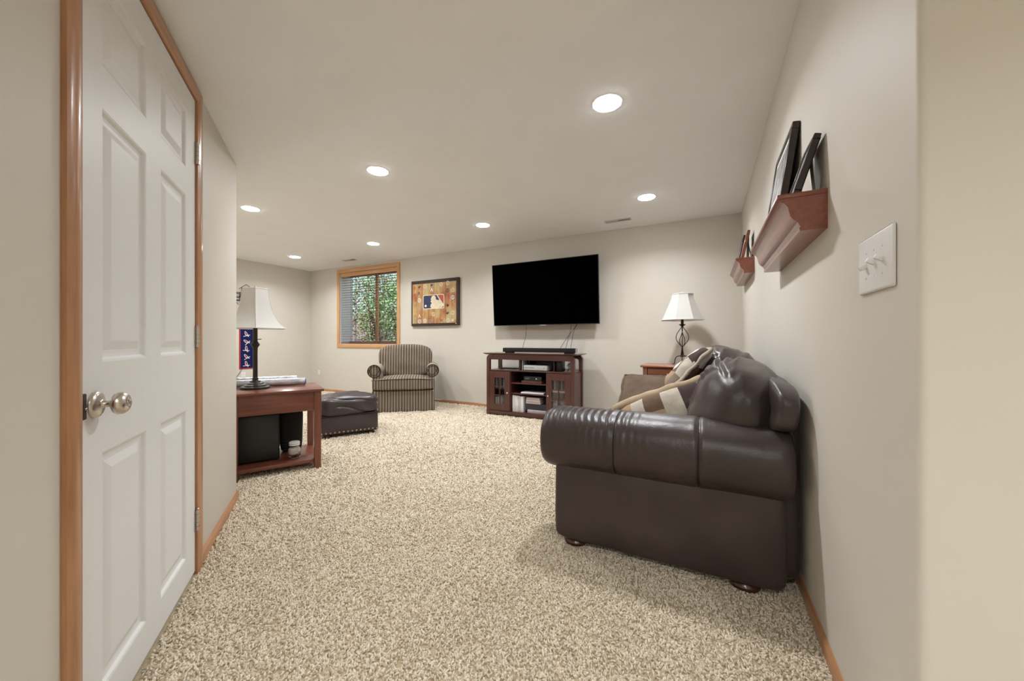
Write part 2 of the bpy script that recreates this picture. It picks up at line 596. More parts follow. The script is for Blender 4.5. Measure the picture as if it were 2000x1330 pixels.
bm = bmesh.new()
rc = .016
cor = [(XR + rc - rc * math.cos(math.radians(a)), YC + rc - rc * math.sin(math.radians(a))) for a in (0, 18, 36, 54, 72, 90)]
add_prism(bm, cor + [(2.4, YC), (2.4, YC + .13), (XR + .13, YC + .13), (XR + .13, YF + .2), (XR, YF + .2)], 'z', 0, H)
tag(obj('wall_right', bm, WALL), 'beige right wall with shelves, ending in an outside corner', 'wall', kind='structure')

bm = bmesh.new()
add_box(bm, 2.2, 2.4, -3.2, YC + .1, 0, H)
tag(obj('wall_hall_right', bm, WALL), 'beige hall wall to the right', 'wall', kind='structure')
bm = bmesh.new()
add_box(bm, HALLX - .4, 2.4, -3.2, -3.0, 0, H)
tag(obj('wall_back', bm, WALL), 'beige hall wall behind the viewpoint', 'wall', kind='structure')
bm = bmesh.new()
add_box(bm, HALLX - .12, HALLX, -3.2, -0.03, 0, HS + .05)
tag(obj('wall_hall_left', bm, WALL), 'beige hall wall to the left', 'wall', kind='structure')

# angled wall with the door: local x runs from the free corner toward the viewer, y out of the wall
DOX0, DOX1, DOZ = 0.843, 1.699, 2.068
wloc = (CX, CY, 0)
wrot = (0, 0, DW)
bm = bmesh.new()
add_box(bm, 0, DOX0 - .018, -.12, 0, 0, HS + .02, 0.006, 2)
add_box(bm, DOX1 + .018, 2.26, -.12, 0, 0, HS + .02)
add_box(bm, DOX0 - .018, DOX1 + .018, -.12, 0, DOZ + .018, HS + .02)
wd = tag(obj('wall_left', bm, WALL, None, wloc, wrot), 'beige angled wall around the white door', 'wall', kind='structure')

# casing of the door
CASP = [(0, 0), (0, .010), (.006, .013), (.014, .014), (.022, .0175), (.044, .0175), (.052, .013), (.057, .010), (.057, 0)]


def casing_v(name, x0, sgn, z0, z1, mat, parent, mitre=0.057):
    """upright casing strip: profile across local x, thickness to +y, mitred at the top"""
    bm = bmesh.new()
    n = len(CASP)
    A = [bm.verts.new((x0 + sgn * p[0], p[1], z0)) for p in CASP]
    B = [bm.verts.new((x0 + sgn * p[0], p[1], z1 + p[0])) for p in CASP]
    bm.faces.new(A)
    bm.faces.new(B[::-1])
    for i in range(n):
        j = (i + 1) % n
        bm.faces.new([A[i], B[i], B[j], A[j]])
    return obj(name, bm, mat, parent)


tr = thing('trim_1', 'oak door casing around the white door', 'trim', wloc, DW, kind='structure')
casing_v('side_casing', DOX0, -1, 0, DOZ, OAK_Z, tr)
casing_v('side_casing', DOX1, 1, 0, DOZ, OAK_Z, tr)
bm = bmesh.new()
A = [bm.verts.new((DOX0 - p[0], p[1], DOZ + p[0])) for p in CASP]
B = [bm.verts.new((DOX1 + p[0], p[1], DOZ + p[0])) for p in CASP]
bm.faces.new(A)
bm.faces.new(B[::-1])
for i in range(len(CASP)):
    j = (i + 1) % len(CASP)
    bm.faces.new([A[i], B[i], B[j], A[j]])
obj('head_casing', bm, OAK_X, tr)
bm = bmesh.new()
add_box(bm, DOX0 - .018, DOX0, -.12, 0.001, 0, DOZ)
add_box(bm, DOX1, DOX1 + .018, -.12, 0.001, 0, DOZ)
add_box(bm, DOX0 - .018, DOX1 + .018, -.12, 0.001, DOZ, DOZ + .018)
obj('jamb', bm, OAK_Z, tr)

# the door leaf with six moulded panels
dr = thing('door_1', 'white six panel door with round nickel knob, closed', 'door', wloc, DW, kind='structure')
LX0, LX1, LZ0, LZ1 = DOX0 + .003, DOX1 - .003, 0.016, DOZ - .004
FY = 0.002        # face plane of the leaf
cols_ = [(LX0 + .112, LX0 + .372), (LX1 - .362, LX1 - .102)]
rows_ = [(0.125, 0.735), (0.965, 1.615), (1.725, 1.960)]
bm = bmesh.new()
xs = [LX0, cols_[0][0], cols_[0][1], cols_[1][0], cols_[1][1], LX1]
zs = [LZ0, rows_[0][0], rows_[0][1], rows_[1][0], rows_[1][1], rows_[2][0], rows_[2][1], LZ1]
gv = {}
for i, x in enumerate(xs):
    for j, z in enumerate(zs):
        gv[i, j] = bm.verts.new((x, FY, z))
for i in range(5):
    for j in range(7):
        if i in (1, 3) and j in (1, 3, 5):
            continue
        bm.faces.new([gv[i, j], gv[i + 1, j], gv[i + 1, j + 1], gv[i, j + 1]])
add_box(bm, LX0, LX1, FY - .036, FY - .014, LZ0, LZ1)
# edges of the leaf
for (xa, xb, za, zb) in ((LX0, LX0 + .002, LZ0, LZ1), (LX1 - .002, LX1, LZ0, LZ1), (LX0, LX1, LZ0, LZ0 + .002), (LX0, LX1, LZ1 - .002, LZ1)):
    add_box(bm, xa, xb, FY - .036, FY - .0002, za, zb)
obj('door_frame', bm, DOORWHITE, dr, smooth=False)
for (xa, xb) in cols_:
    for (za, zb) in rows_:
        bm = bmesh.new()
        steps = [(0, FY), (.006, FY - .002), (.012, FY - .009), (.020, FY - .0105), (.030, FY - .0105), (.052, FY - .003), (.056, FY - .0025)]
        rings = []
        for ins, y in steps:
            rings.append([bm.verts.new((x, y, z)) for x, z in ((xa + ins, za + ins), (xb - ins, za + ins), (xb - ins, zb - ins), (xa + ins, zb - ins))])
        for a, b in zip(rings, rings[1:]):
            for i in range(4):
                j = (i + 1) % 4
                bm.faces.new([a[i], a[j], b[j], b[i]])
        bm.faces.new(rings[-1])
        obj('panel', bm, DOORWHITE, dr, smooth=False)
# knob
KX, KZ = DOX1 - .070, 0.862
Rk = Matrix.Translation((KX, FY, KZ)) @ Matrix.Rotation(-PI / 2, 4, 'X')
bm = bmesh.new()
add_lathe(bm, [(.0335, 0), (.0335, .004), (.030, .009), (.022, .012), (.012, .0135), (.0088, .016), (.0082, .030), (.0095, .0320), (.018, .0338), (.0250, .0380), (.0282, .0440), (.0284, .0490),
               (.0262, .0555), (.0212, .0605), (.0150, .0632)], 32, M=Rk)
kn = obj('knob', bm, NICKEL, dr, angle=60)
bm = bmesh.new()
add_lathe(bm, [(.0100, .0628), (.0100, .0644), (.008, .0637), (.003, .0634)], 24, M=Rk)
obj('lock_button', bm, NICKEL, kn)
bm = bmesh.new()
add_box(bm, DOX1 - .031, DOX1 + .003, FY - .004, FY + .0035, KZ - .030, KZ + .032, .003, 2)
lp = obj('latch_plate', bm, BRONZE, dr)
bm = bmesh.new()
add_box(bm, DOX1 - .032, DOX1 - .022, FY, FY + .005, KZ - .007, KZ - .002, .001, 1)
obj('latch_bolt', bm, NICKEL, lp)
for hz in (0.235, 1.035, 1.835):
    bm = bmesh.new()
    add_box(bm, DOX0 + .000, DOX0 + .014, FY, FY + .0025, hz - .045, hz + .045)
    hg = obj('hinge', bm, NICKEL, dr)
    bm = bmesh.new()
    for k in range(5):
        add_lathe(bm, [(.0072, -.045 + k * .018 + .0006), (.0072, -.045 + k * .018 + .0174)], 14, (DOX0 - .001, FY + .008, hz))
    add_lathe(bm, [(.005, .045), (.006, .049), (.002, .052)], 12, (DOX0 - .001, FY + .008, hz))
    obj('knuckle', bm, NICKEL, hg)

# baseboards
BBP = [(0, 0), (.0115, 0), (.0115, .045), (.009, .052), (.004, .058), (0, .058)]


def baseboard(name, label, length, loc, rz, mat=OAK_X):
    bm = bmesh.new()
    add_prism(bm, BBP, 'x', 0, length)
    o = obj(name, bm, mat, None, loc, (0, 0, rz))
    return tag(o, label, 'baseboard', kind='structure')


baseboard('baseboard_far', 'oak baseboard along the far wall', XR - XL, (XR, YF, 0), PI)
baseboard('baseboard_right', 'oak baseboard along the right wall behind the sofa', YF - YC, (XR, YC, 0), PI / 2)
baseboard('baseboard_hall', 'oak baseboard on the wall past the outside corner', 1.85, (2.2, YC, 0), PI)
baseboard('baseboard_end', 'oak baseboard along the end wall', YF - CY, (XL, YF, 0), -PI / 2)
baseboard('baseboard_left', 'oak baseboard between the door casing and the wall corner', DOX0 - .057 + .010, (CX - .010 * math.cos(DW), CY - .010 * math.sin(DW), 0), DW)
baseboard('baseboard_return', 'oak baseboard behind the end table', CX - XL, (XL, CY, 0), 0)

# carpet pile
bm = bmesh.new()
poly = [(XL + .01, 2.4), (-3.3, CY + .012), (CX - .02, CY + .012)]
for t in (0.0, DOX0, 2.2):
    poly.append((CX + math.cos(DW) * t + .012 * math.sin(-DW), CY + math.sin(DW) * t + .012 * math.cos(DW)))
poly += [(-.70, -.02), (.60, -.02), (.60, YC - .012), (XR - .012, YC - .012), (XR - .012, 2.05), (-.45, 2.05), (-.45, 3.6), (XR - .012, 3.6), (XR - .012, YF - .012), (XL + .01, YF - .012)]
vs = [bm.verts.new((x, y, 0.0)) for x, y in poly]
fc = bm.faces.new(vs)
if fc.normal.z < 0:
    bmesh.ops.reverse_faces(bm, faces=[fc])
bmesh.ops.triangulate(bm, faces=list(bm.faces))
me = bpy.data.meshes.new('carpet_pile')
bm.to_mesh(me)
bm.free()
cp = obj('carpet_pile', me, CARPET_BASE)
cp.location.z = 0.001
tag(cp, 'beige twisted shag carpet pile covering the whole floor', 'carpet', kind='stuff')
ng = bpy.data.node_groups.new('pile', 'GeometryNodeTree')
ng.interface.new_socket('Geometry', in_out='INPUT', socket_type='NodeSocketGeometry')
ng.interface.new_socket('Geometry', in_out='OUTPUT', socket_type='NodeSocketGeometry')
N = ng.nodes
Lk = ng.links
gi = N.new('NodeGroupInput')
go = N.new('NodeGroupOutput')
dp = N.new('GeometryNodeDistributePointsOnFaces')
pos = N.new('GeometryNodeInputPosition')
ln = N.new('ShaderNodeVectorMath')
ln.operation = 'LENGTH'
Lk.new(pos.outputs[0], ln.inputs[0])
mr = N.new('ShaderNodeMapRange')
mr.inputs['From Min'].default_value = 2.0
mr.inputs['From Max'].default_value = 4.6
mr.inputs['To Min'].default_value = 21000.0
mr.inputs['To Max'].default_value = 3600.0
Lk.new(ln.outputs['Value'], mr.inputs['Value'])
Lk.new(mr.outputs[0], dp.inputs['Density'])
ms = N.new('ShaderNodeMapRange')
ms.inputs['From Min'].default_value = 2.0
ms.inputs['From Max'].default_value = 4.6
ms.inputs['To Min'].default_value = 1.0
ms.inputs['To Max'].default_value = 2.1
Lk.new(ln.outputs['Value'], ms.inputs['Value'])
ico = N.new('GeometryNodeMeshIcoSphere')
ico.inputs['Radius'].default_value = 1.0
ico.inputs['Subdivisions'].default_value = 1
tg = N.new('GeometryNodeTransform')
tg.inputs['Scale'].default_value = (0.0030, 0.0037, 0.0078)
tg.inputs['Translation'].default_value = (0, 0, 0.0040)
Lk.new(ico.outputs[0], tg.inputs[0])
smn = N.new('GeometryNodeSetShadeSmooth')
Lk.new(tg.outputs[0], smn.inputs[0])
sm = N.new('GeometryNodeSetMaterial')
sm.inputs['Material'].default_value = YARN
Lk.new(smn.outputs[0], sm.inputs[0])
io = N.new('GeometryNodeInstanceOnPoints')
rv = N.new('FunctionNodeRandomValue')
rv.data_type = 'FLOAT_VECTOR'
rv.inputs[0].default_value = (-1.05, -1.05, 0)
rv.inputs[1].default_value = (1.05, 1.05, 6.28)
rs = N.new('FunctionNodeRandomValue')
rs.data_type = 'FLOAT'
rs.inputs[2].default_value = 0.75
rs.inputs[3].default_value = 1.25
mm = N.new('ShaderNodeMath')
mm.operation = 'MULTIPLY'
Lk.new(rs.outputs[1], mm.inputs[0])
Lk.new(ms.outputs[0], mm.inputs[1])
Lk.new(dp.outputs['Points'], io.inputs['Points'])
Lk.new(sm.outputs[0], io.inputs['Instance'])
Lk.new(rv.outputs[0], io.inputs['Rotation'])
Lk.new(mm.outputs[0], io.inputs['Scale'])
Lk.new(gi.outputs[0], dp.inputs['Mesh'])
jn = N.new('GeometryNodeJoinGeometry')
Lk.new(io.outputs[0], jn.inputs[0])
Lk.new(gi.outputs[0], jn.inputs[0])
Lk.new(jn.outputs[0], go.inputs[0])
mod = cp.modifiers.new('pile', 'NODES')
mod.node_group = ng

# ------------------------------------------------------------------ recessed lights
lights_ = [
    ((-0.527, 2.234), 'largest round recessed ceiling light, nearest above the leather sofa'),
    ((-2.440, 2.234), 'recessed ceiling light in the near row, left of the largest one'),
    ((-4.350, 2.234), 'recessed ceiling light half cut off by the angled wall corner'),
    ((-0.527, 3.880), 'recessed ceiling light close to the long ceiling vent over the sofa'),
    ((-2.440, 3.880), 'recessed ceiling light in front of the television'),
    ((-4.330, 3.880), 'recessed ceiling light between the window and the television light'),
    ((-6.200, 3.880), 'farthest recessed ceiling light near the end wall'),
    ((-6.200, 2.234), 'recessed ceiling light out of view in the far near row'),
]


def recessed(loc, label, z):
    t = thing('recessed_light', label, 'ceiling light', (loc[0], loc[1], z), group='recessed ceiling lights')
    bm = bmesh.new()
    add_lathe(bm, [(.0802, -.0005), (.0815, -.0022), (.090, -.0020), (.092, 0), (.092, .0)], 40, cap=False)
    obj('trim_ring', bm, WHITEP, t)
    bm = bmesh.new()
    add_lathe(bm, [(.080, -.0012), (.0785, -.0045), (.055, -.0085), (.015, -.0100)], 20)
    obj('lens', bm, LENS, t)
    ld = bpy.data.lights.new('downlight', 'AREA')
    ld.shape = 'DISK'
    ld.size = .15
    ld.energy = LAMP_WATTS
    ld.color = LAMP_COLOR
    ld.spread = math.radians(LAMP_SPREAD)
    lo = bpy.data.objects.new('downlight', ld)
    COL.objects.link(lo)
    lo.parent = t
    lo.location = (0, 0, -.012)
    return t


for p, lb in lights_:
    recessed(p, lb, H)
recessed((0.10, -0.80), 'recessed light in the lowered hall ceiling behind the viewpoint', HS)
recessed((1.15, -0.80), 'added unseen fill lamp in the lowered hall ceiling, on the right', HS)  # out of view, added to brighten the near carpet and walls
recessed((0.55, -2.10), 'added unseen fill lamp at the back of the lowered hall ceiling', HS)  # another added lamp, unseen, lifting the light near the viewpoint


def vent(x, y, label, w=.30, d=.085):
    t = thing('ceiling_vent', label, 'vent', (x, y, H), group='ceiling vents')
    bm = bmesh.new()
    for a in ((-w / 2, w / 2, -d / 2, -d / 2 + .014), (-w / 2, w / 2, d / 2 - .014, d / 2), (-w / 2, -w / 2 + .014, -d / 2, d / 2), (w / 2 - .014, w / 2, -d / 2, d / 2), (-.006, .006, -d / 2, d / 2)):
        add_box(bm, a[0], a[1], a[2], a[3], -.006, -.0003, .0015, 1)
    obj('frame', bm, VENTM, t)
    box('backing', VENTD, t, -w / 2 + .005, w / 2 - .005, -d / 2 + .005, d / 2 - .005, -.0012, -.0004)
    me0 = None
    for s in (-1, 1):
        for k in range(9):
            bm = bmesh.new()
            M = Matrix.Translation((s * (.013 + k * .0145), 0, -.0035)) @ Matrix.Rotation(s * math.radians(38), 4, 'Y')
            add_box(bm, -.006, .006, -d / 2 + .012, d / 2 - .012, -.0005, .0005, M=M)
            obj('louver', bm, VENTM, t)
    return t


vent(-0.93, 4.47, 'small white ceiling vent to the right, near the far wall')
vent(-5.58, 4.47, 'small white ceiling vent above the window')

# ------------------------------------------------------------------ window
win = thing('window_1', 'sliding window with honey pine casing and white recess', 'window', kind='structure')
cw = .068
for (nm, x0, x1, z0, z1, mt) in (('side_casing', WX0 - cw, WX0, WZ0 - cw, WZ1 + cw, PINE_Z), ('side_casing', WX1, WX1 + cw, WZ0 - cw, WZ1 + cw, PINE_Z),
                                 ('head_casing', WX0, WX1, WZ1, WZ1 + cw, PINE_X), ('bottom_casing', WX0, WX1, WZ0 - cw, WZ0, PINE_X)):
    box(nm, mt, win, x0, x1, YF - .018, YF, z0, z1, .004, 2)
SY = YF + .235     # sash plane
bm = bmesh.new()
add_box(bm, WX0 - .01, WX0 + .002, YF - .002, SY + .05, WZ0, WZ1)
add_box(bm, WX1 - .002, WX1 + .01, YF - .002, SY + .05, WZ0, WZ1)
add_box(bm, WX0, WX1, YF - .002, SY + .05, WZ1 - .002, WZ1 + .01)
add_box(bm, WX0, WX1, YF - .002, SY + .05, WZ0 - .01, WZ0 + .002)
obj('jamb', bm, JAMBW, win)
xm = (WX0 + WX1) / 2
for i, (x0, x1, yy) in enumerate(((WX0 - .055, xm + .03, SY), (xm - .045, WX1 - .01, SY + .025))):
    bm = bmesh.new()
    for a in ((x0, x0 + .05, WZ0, WZ1), (x1 - .06, x1, WZ0, WZ1), (x0 + .05, x1 - .06, WZ0, WZ0 + .05), (x0 + .05, x1 - .06, WZ1 - .05, WZ1)):
        add_box(bm, a[0], a[1], yy - .018, yy + .018, a[2], a[3], .003, 1)
    s = obj('sash', bm, PINE_Z, win)
    box('pane', WINGLASS, s, x0 + .05, x1 - .06, yy - .002, yy + .002, WZ0 + .05, WZ1 - .05)

# wooden blind
bl = thing('window_blind', 'open dark wooden slat blind in the window', 'blind', (0, 0, 0))
BY = YF + .045
bm = bmesh.new()
add_box(bm, WX0 + .012, WX1 - .006, BY - .040, BY - .028, WZ1 - .078, WZ1 - .006, .004, 2)
add_box(bm, WX0 + .010, WX0 + .022, BY - .040, BY + .03, WZ1 - .078, WZ1 - .006, .003, 1)
obj('valance', bm, PINE_X, bl)
box('headrail', BLINDW, bl, WX0 + .03, WX1 - .02, BY - .024, BY + .026, WZ1 - .05, WZ1 - .003)
ns = 27
zt, zb = WZ1 - .095, WZ0 + .045
bm = bmesh.new()
add_box(bm, WX0 + .012, WX1 - .012, -.0245, .0245, -.0016, .0016)
sl_me = finish(bm, False)
for k in range(ns):
    z = zt + (zb - zt) * k / (ns - 1)
    obj('slat', sl_me, BLINDW, bl, (0, BY, z), (math.radians(4 + random.uniform(-1.0, 1.0)), 0, 0))
box('bottom_rail', BLINDW, bl, WX0 + .012, WX1 - .012, BY - .025, BY + .025, WZ0 + .012, WZ0 + .028, .003)
for lx in (-5.955, -5.215):
    bm = bmesh.new()
    add_box(bm, lx + .012, lx + .030, BY + .026, BY + .0268, WZ0 + .02, WZ1 - .05)
    obj('ladder_tape', bm, TAPE, bl)
    bm = bmesh.new()
    for dx, dy in ((-.055, -.027), (-.035, -.027), (-.008, -.027), (-.01, .027)):
        add_tube(bm, [(lx + dx, BY + dy, WZ0 + .02), (lx + dx, BY + dy, WZ1 - .05)], .0022, 6)
    obj('ladder_cord', bm, TAPED, bl)

# garden outside the window
bm = bmesh.new()
gx, gy = 14, 10
gv = {}
for i in range(gx + 1):
    for j in range(gy + 1):
        x = -16 + 14 * i / gx
        y = YF + .30 + 9 * j / gy
        z = 0.72 + 0.20 * max(0, j - 1) + 0.12 * nz((x, y, 0), .8)
        gv[i, j] = bm.verts.new((x, y, z))
for i in range(gx):
    for j in range(gy):
        bm.faces.new([gv[i, j], gv[i + 1, j], gv[i + 1, j + 1], gv[i, j + 1]])
tag(obj('garden_bank', bm, MULCH), 'mulched garden bank rising outside the window', 'ground', kind='structure')


def shrub(x, y, z, rx, rz, nleaf, mats, label, seed):
    rnd = random.Random(seed)
    t = thing('garden_shrub', label, 'shrub', (x, y, z), group='shrubs outside the window')
    bm = bmesh.new()
    for k in range(7):
        a = rnd.uniform(0, 2 * PI)
        e = Vector((math.cos(a) * rx * .6, math.sin(a) * rx * .6, rz * rnd.uniform(1.0, 1.7)))
        add_tube(bm, [(0, 0, -.15), e * .5 + Vector((0, 0, .1)), e], .02, 5, radii=[.022, .014, .005])
    obj('branches', bm, BARK, t)
    for mi, mt in enumerate(mats):
        V, F = [], []
        for k in range(nleaf // len(mats)):
            while True:
                q = Vector((rnd.uniform(-1, 1), rnd.uniform(-1, 1), rnd.uniform(-1, 1)))
                if .25 < q.length < 1:
                    break
            q = q * (1 + .25 * nz(q, 2.0, seed))
            c = Vector((q.x * rx, q.y * rx, rz + q.z * rz))
            s = rnd.uniform(.025, .055)
            d = Vector((rnd.uniform(-1, 1), rnd.uniform(-1, 1), rnd.uniform(-.8, .4))).normalized()
            w = d.orthogonal().normalized() * s * .42
            up = d.cross(w).normalized() * s * .12
            b = len(V)
            V += [c, c + d * s * .5 + w + up, c + d * s * 1.2, c + d * s * .5 - w + up, c + d * s * .55]
            F += [(b, b + 1, b + 4), (b + 1, b + 2, b + 4), (b + 2, b + 3, b + 4), (b + 3, b, b + 4)]
        me = bpy.data.meshes.new('foliage')
        me.from_pydata(V, [], F)
        o = obj('foliage', me, mt, t)
        o['kind'] = 'stuff'
    return t


shrub(-7.05, 6.55, .75, .72, .95, 3600, [LEAF[0], LEAF[0], LEAF[2]], 'green and russet shrub behind the left half of the window', 1)
shrub(-6.10, 6.30, .75, .62, .90, 3000, [LEAF[1], LEAF[0]], 'pale green shrub behind the right half of the window', 2)
shrub(-8.30, 7.40, 1.0, .95, 1.15, 3600, [LEAF[0], LEAF[2]], 'taller dark shrub farther back up the garden bank', 3)
shrub(-5.60, 7.60, 1.0, .85, 1.05, 2600, [LEAF[1], LEAF[1], LEAF[0]], 'silvery shrub farther back beside the right window edge', 4)

# ------------------------------------------------------------------ leather sofa
so = thing('leather_sofa', 'dark brown leather sofa with rolled arms along the right wall', 'sofa', (0, 0, 0))
S0 = -.37
S1 = -.03
YM = 2.865            # middle of the sofa


def arm_roll(side):
    """rolled arm top swept along x; side=+1 near arm, -1 far arm"""
    bm = bmesh.new()
    nx, nt_ = 150, 44
    x0, x1 = -.735, .295
    cy, cz = 1.838, .527
    grid = []
    for i in range(nx + 1):
        u = i / nx
        x = x0 + (x1 - x0) * u
        # rounded ends
        d0, d1 = x - x0, x1 - x
        e = 1.0
        for d, R in ((d0, .06), (d1, .05)):
            if d < R:
                e = min(e, .80 + .20 * math.sqrt(max(0, 1 - ((R - d) / R) ** 2)))
        ring = []
        for k in range(nt_):
            a = 2 * PI * k / nt_
            ca, sa = math.cos(a), math.sin(a)
            ry = .158 * (1 + .05 * (1 if ca < 0 else 0))
            rz_ = .148
            yy = math.copysign(abs(ca) ** .86, ca) * ry
            zz = math.copysign(abs(sa) ** .86, sa) * rz_
            g = 1.0
            for sx in (S0, S1):
                g -= .050 * math.exp(-((x - sx) / .007) ** 2)
                g += .016 * math.exp(-((x - sx) / .035) ** 2)
            if sa > -.2:
                amp = .012 * max(0, min(1, (S0 + .10 - x) / .12)) + .010 * max(0, min(1, (S1 - .08 - x) / .2))
                g += amp * math.sin(x * 185 + 2.6 * nz((x, a, 0), 3)) * min(1, sa + .2) * (.55 + .8 * nz((x * .8, a * .5, 4), 5))
            g += .018 * nz((x * 1.2, ca, sa), 2.3, 3 + side)
            ring.append(bm.verts.new((x, (cy + yy * e * g) if side > 0 else (2 * YM - cy - yy * e * g), cz + zz * e * g + .006 * math.sin(u * 2.2))))
        grid.append(ring)
    for a, b in zip(grid, grid[1:]):
        for k in range(nt_):
            j = (k + 1) % nt_
            bm.faces.new([a[k], a[j], b[j], b[k]])
    # end facings
    for ring, sgn in ((grid[0], -1), (grid[-1], 1)):
        c = Vector((0, 0, 0))
        for v in ring:
            c += v.co
        c /= len(ring)
        cvv = bm.verts.new(c + Vector((sgn * .012, 0, 0)))
        for k in range(nt_):
            bm.faces.new([ring[k], ring[(k + 1) % nt_], cvv])
    return bm


def arm_panel(side):
    def fn(p, u):
        g = 0
        if u.y * side < -.5:
            for sx in (S0 - .02 + .2, S1 + .2):
                g += .006 * math.exp(-((p.x - sx) / .006) ** 2)
            g -= .010 * nz((p.x * 2.5, p.z * 3, 0), 2.0, side * 4.0) + .006 * (1 - u.z * u.z)
        return Vector((p.x, p.y + g * side, p.z))
    bm = bmesh.new()
    cyy = 1.862 if side > 0 else 2 * YM - 1.862
    add_puff(bm, (-.20, cyy, .232), (.475, .118, .192), 16, 44, fn)
    return bm


for side in (1, -1):
    obj('arm_panel', arm_panel(side), LEATHER, so, angle=70)
    ar = obj('arm_roll', arm_roll(side), LEATHER, so, angle=70)
    for sx in (S0, S1):
        pts = []
        for k in range(22):
            a = math.radians(28 + (235 - 28) * k / 21)
            ca, sa = math.cos(a), math.sin(a)
            yy = math.copysign(abs(ca) ** .86, ca) * .158 * (1.05 if ca < 0 else 1) * .978
            zz = math.copysign(abs(sa) ** .86, sa) * .148 * .978
            pts.append((sx, (1.838 + yy) if side > 0 else 2 * YM - 1.838 - yy, .531 + zz))
        bm = bmesh.new()
        add_tube(bm, pts, .0032, 6)
        obj('seam', bm, THREAD, ar)
bm = bmesh.new()
add_box(bm, -.66, .20, 1.975, 2 * YM - 1.975, .06, .30, .03, 3)
obj('seat_base', bm, LEATHER, so)


def wr(amp, s, seed, k2=0.0):
    def fn(p, u):
        d = amp * nz(p, s, seed) + amp * .55 * abs(nz((p.x * 1.0, p.y * .6, p.z * 1.6), s * 2.6, seed + 5))
        n = Vector((u.x ** 3, u.y ** 3, u.z ** 3))
        n = n.normalized() if n.length > 0 else u
        return p + n * d
    return fn


for k in range(3):
    cyk = YM + (k - 1) * .595
    bm = bmesh.new()
    add_puff(bm, (-.33, cyk, .395), (.375, .296, .098), 5, 16, wr(.012, 4, 11 + k))
    obj('seat_cushion', bm, LEATHER, so, angle=80)
# back frame and outer back
bm = bmesh.new()
add_box(bm, .215, .328, 1.80, 2 * YM - 1.80, .07, .80, .035, 4)
obj('back_frame', bm, LEATHER, so)


def backfn(p, u):
    return p + Vector((-.02 * max(0, -u.z), 0, .03 * math.exp(-((p.x + .05) / .06) ** 2) * max(0, u.z))) + Vector((0, 0, .006 * nz(p, 6, 3)))


bm = bmesh.new()
add_puff(bm, (.274, YM, .742), (.060, 1.168, .108), 4.5, 30, backfn)
obj('back_roll', bm, LEATHER, so, angle=80)


def bcush(seed, fat):
    rnd = random.Random(seed)
    creases = []
    for _ in range(34):
        dv = Vector((rnd.uniform(-1, .4), rnd.uniform(-1, 1), rnd.uniform(-.6, 1))).normalized()
        ax = Vector((rnd.uniform(-.4, .4), rnd.uniform(-1, 1), rnd.uniform(-.8, .8))).normalized()
        creases.append((dv, dv.cross(ax).normalized(), rnd.uniform(.030, .075), rnd.uniform(.22, .5), rnd.uniform(.005, .012)))

    def fn(p, u):
        q = u.normalized()
        d = .018 * nz(p, 4.0, seed)
        for dv, ac, wd_, lg, am in creases:
            r = q - dv
            a = r.dot(ac)
            al = (r - ac * a).length
            d -= am * math.exp(-(a / wd_) ** 2) * math.exp(-(al / lg) ** 2)
            d += am * .7 * math.exp(-((a - wd_ * 1.9) / wd_) ** 2) * math.exp(-(al / lg) ** 2)
        pin = math.exp(-((abs(u.y) - 1) / .25) ** 2)
        p = p + q * d * (1 - .3 * pin)
        # teardrop: fuller and pushed forward low down, drawn back on top
        t = p.z / .2
        p = Vector((p.x * (1.0 - .05 * t) - .03 * max(0, -t) - .010, p.y, p.z))
        return p * fat
    return fn


for k in range(3):
    cyk = (2.155, 2.845, 3.515)[k]
    M = Matrix.Translation(((.136, .105, .100)[k], cyk, (.706, .752, .752)[k])) @ Matrix.Rotation(math.radians(15), 4, 'Y')
    bm = bmesh.new()
    add_puff(bm, (0, 0, 0), (.188, (.378, .330, .330)[k], .218), (2.45, 2.7, 2.7)[k], 30, bcush(34 + k * 3, 1.0), M)
    bc = obj('back_cushion', bm, LEATHER, so, angle=180)
for fx in (-.585, .14):
    for fy in (1.815, 2 * YM - 1.815):
        bm = bmesh.new()
        add_lathe(bm, [(.040, 0), (.056, .008), (.060, .022), (.054, .036), (.040, .044), (.040, .070)], 24, (fx, fy, 0))
        obj('foot', bm, DARKWOOD, so)


# ------------------------------------------------------------------ throw pillows
def wob(a, b, seed):
    return .016 * nz((a, b, 0), 1.3, seed) * abs(a), .030 * nz((a * 1.1, b * .6, 2), 1.2, seed + 1)


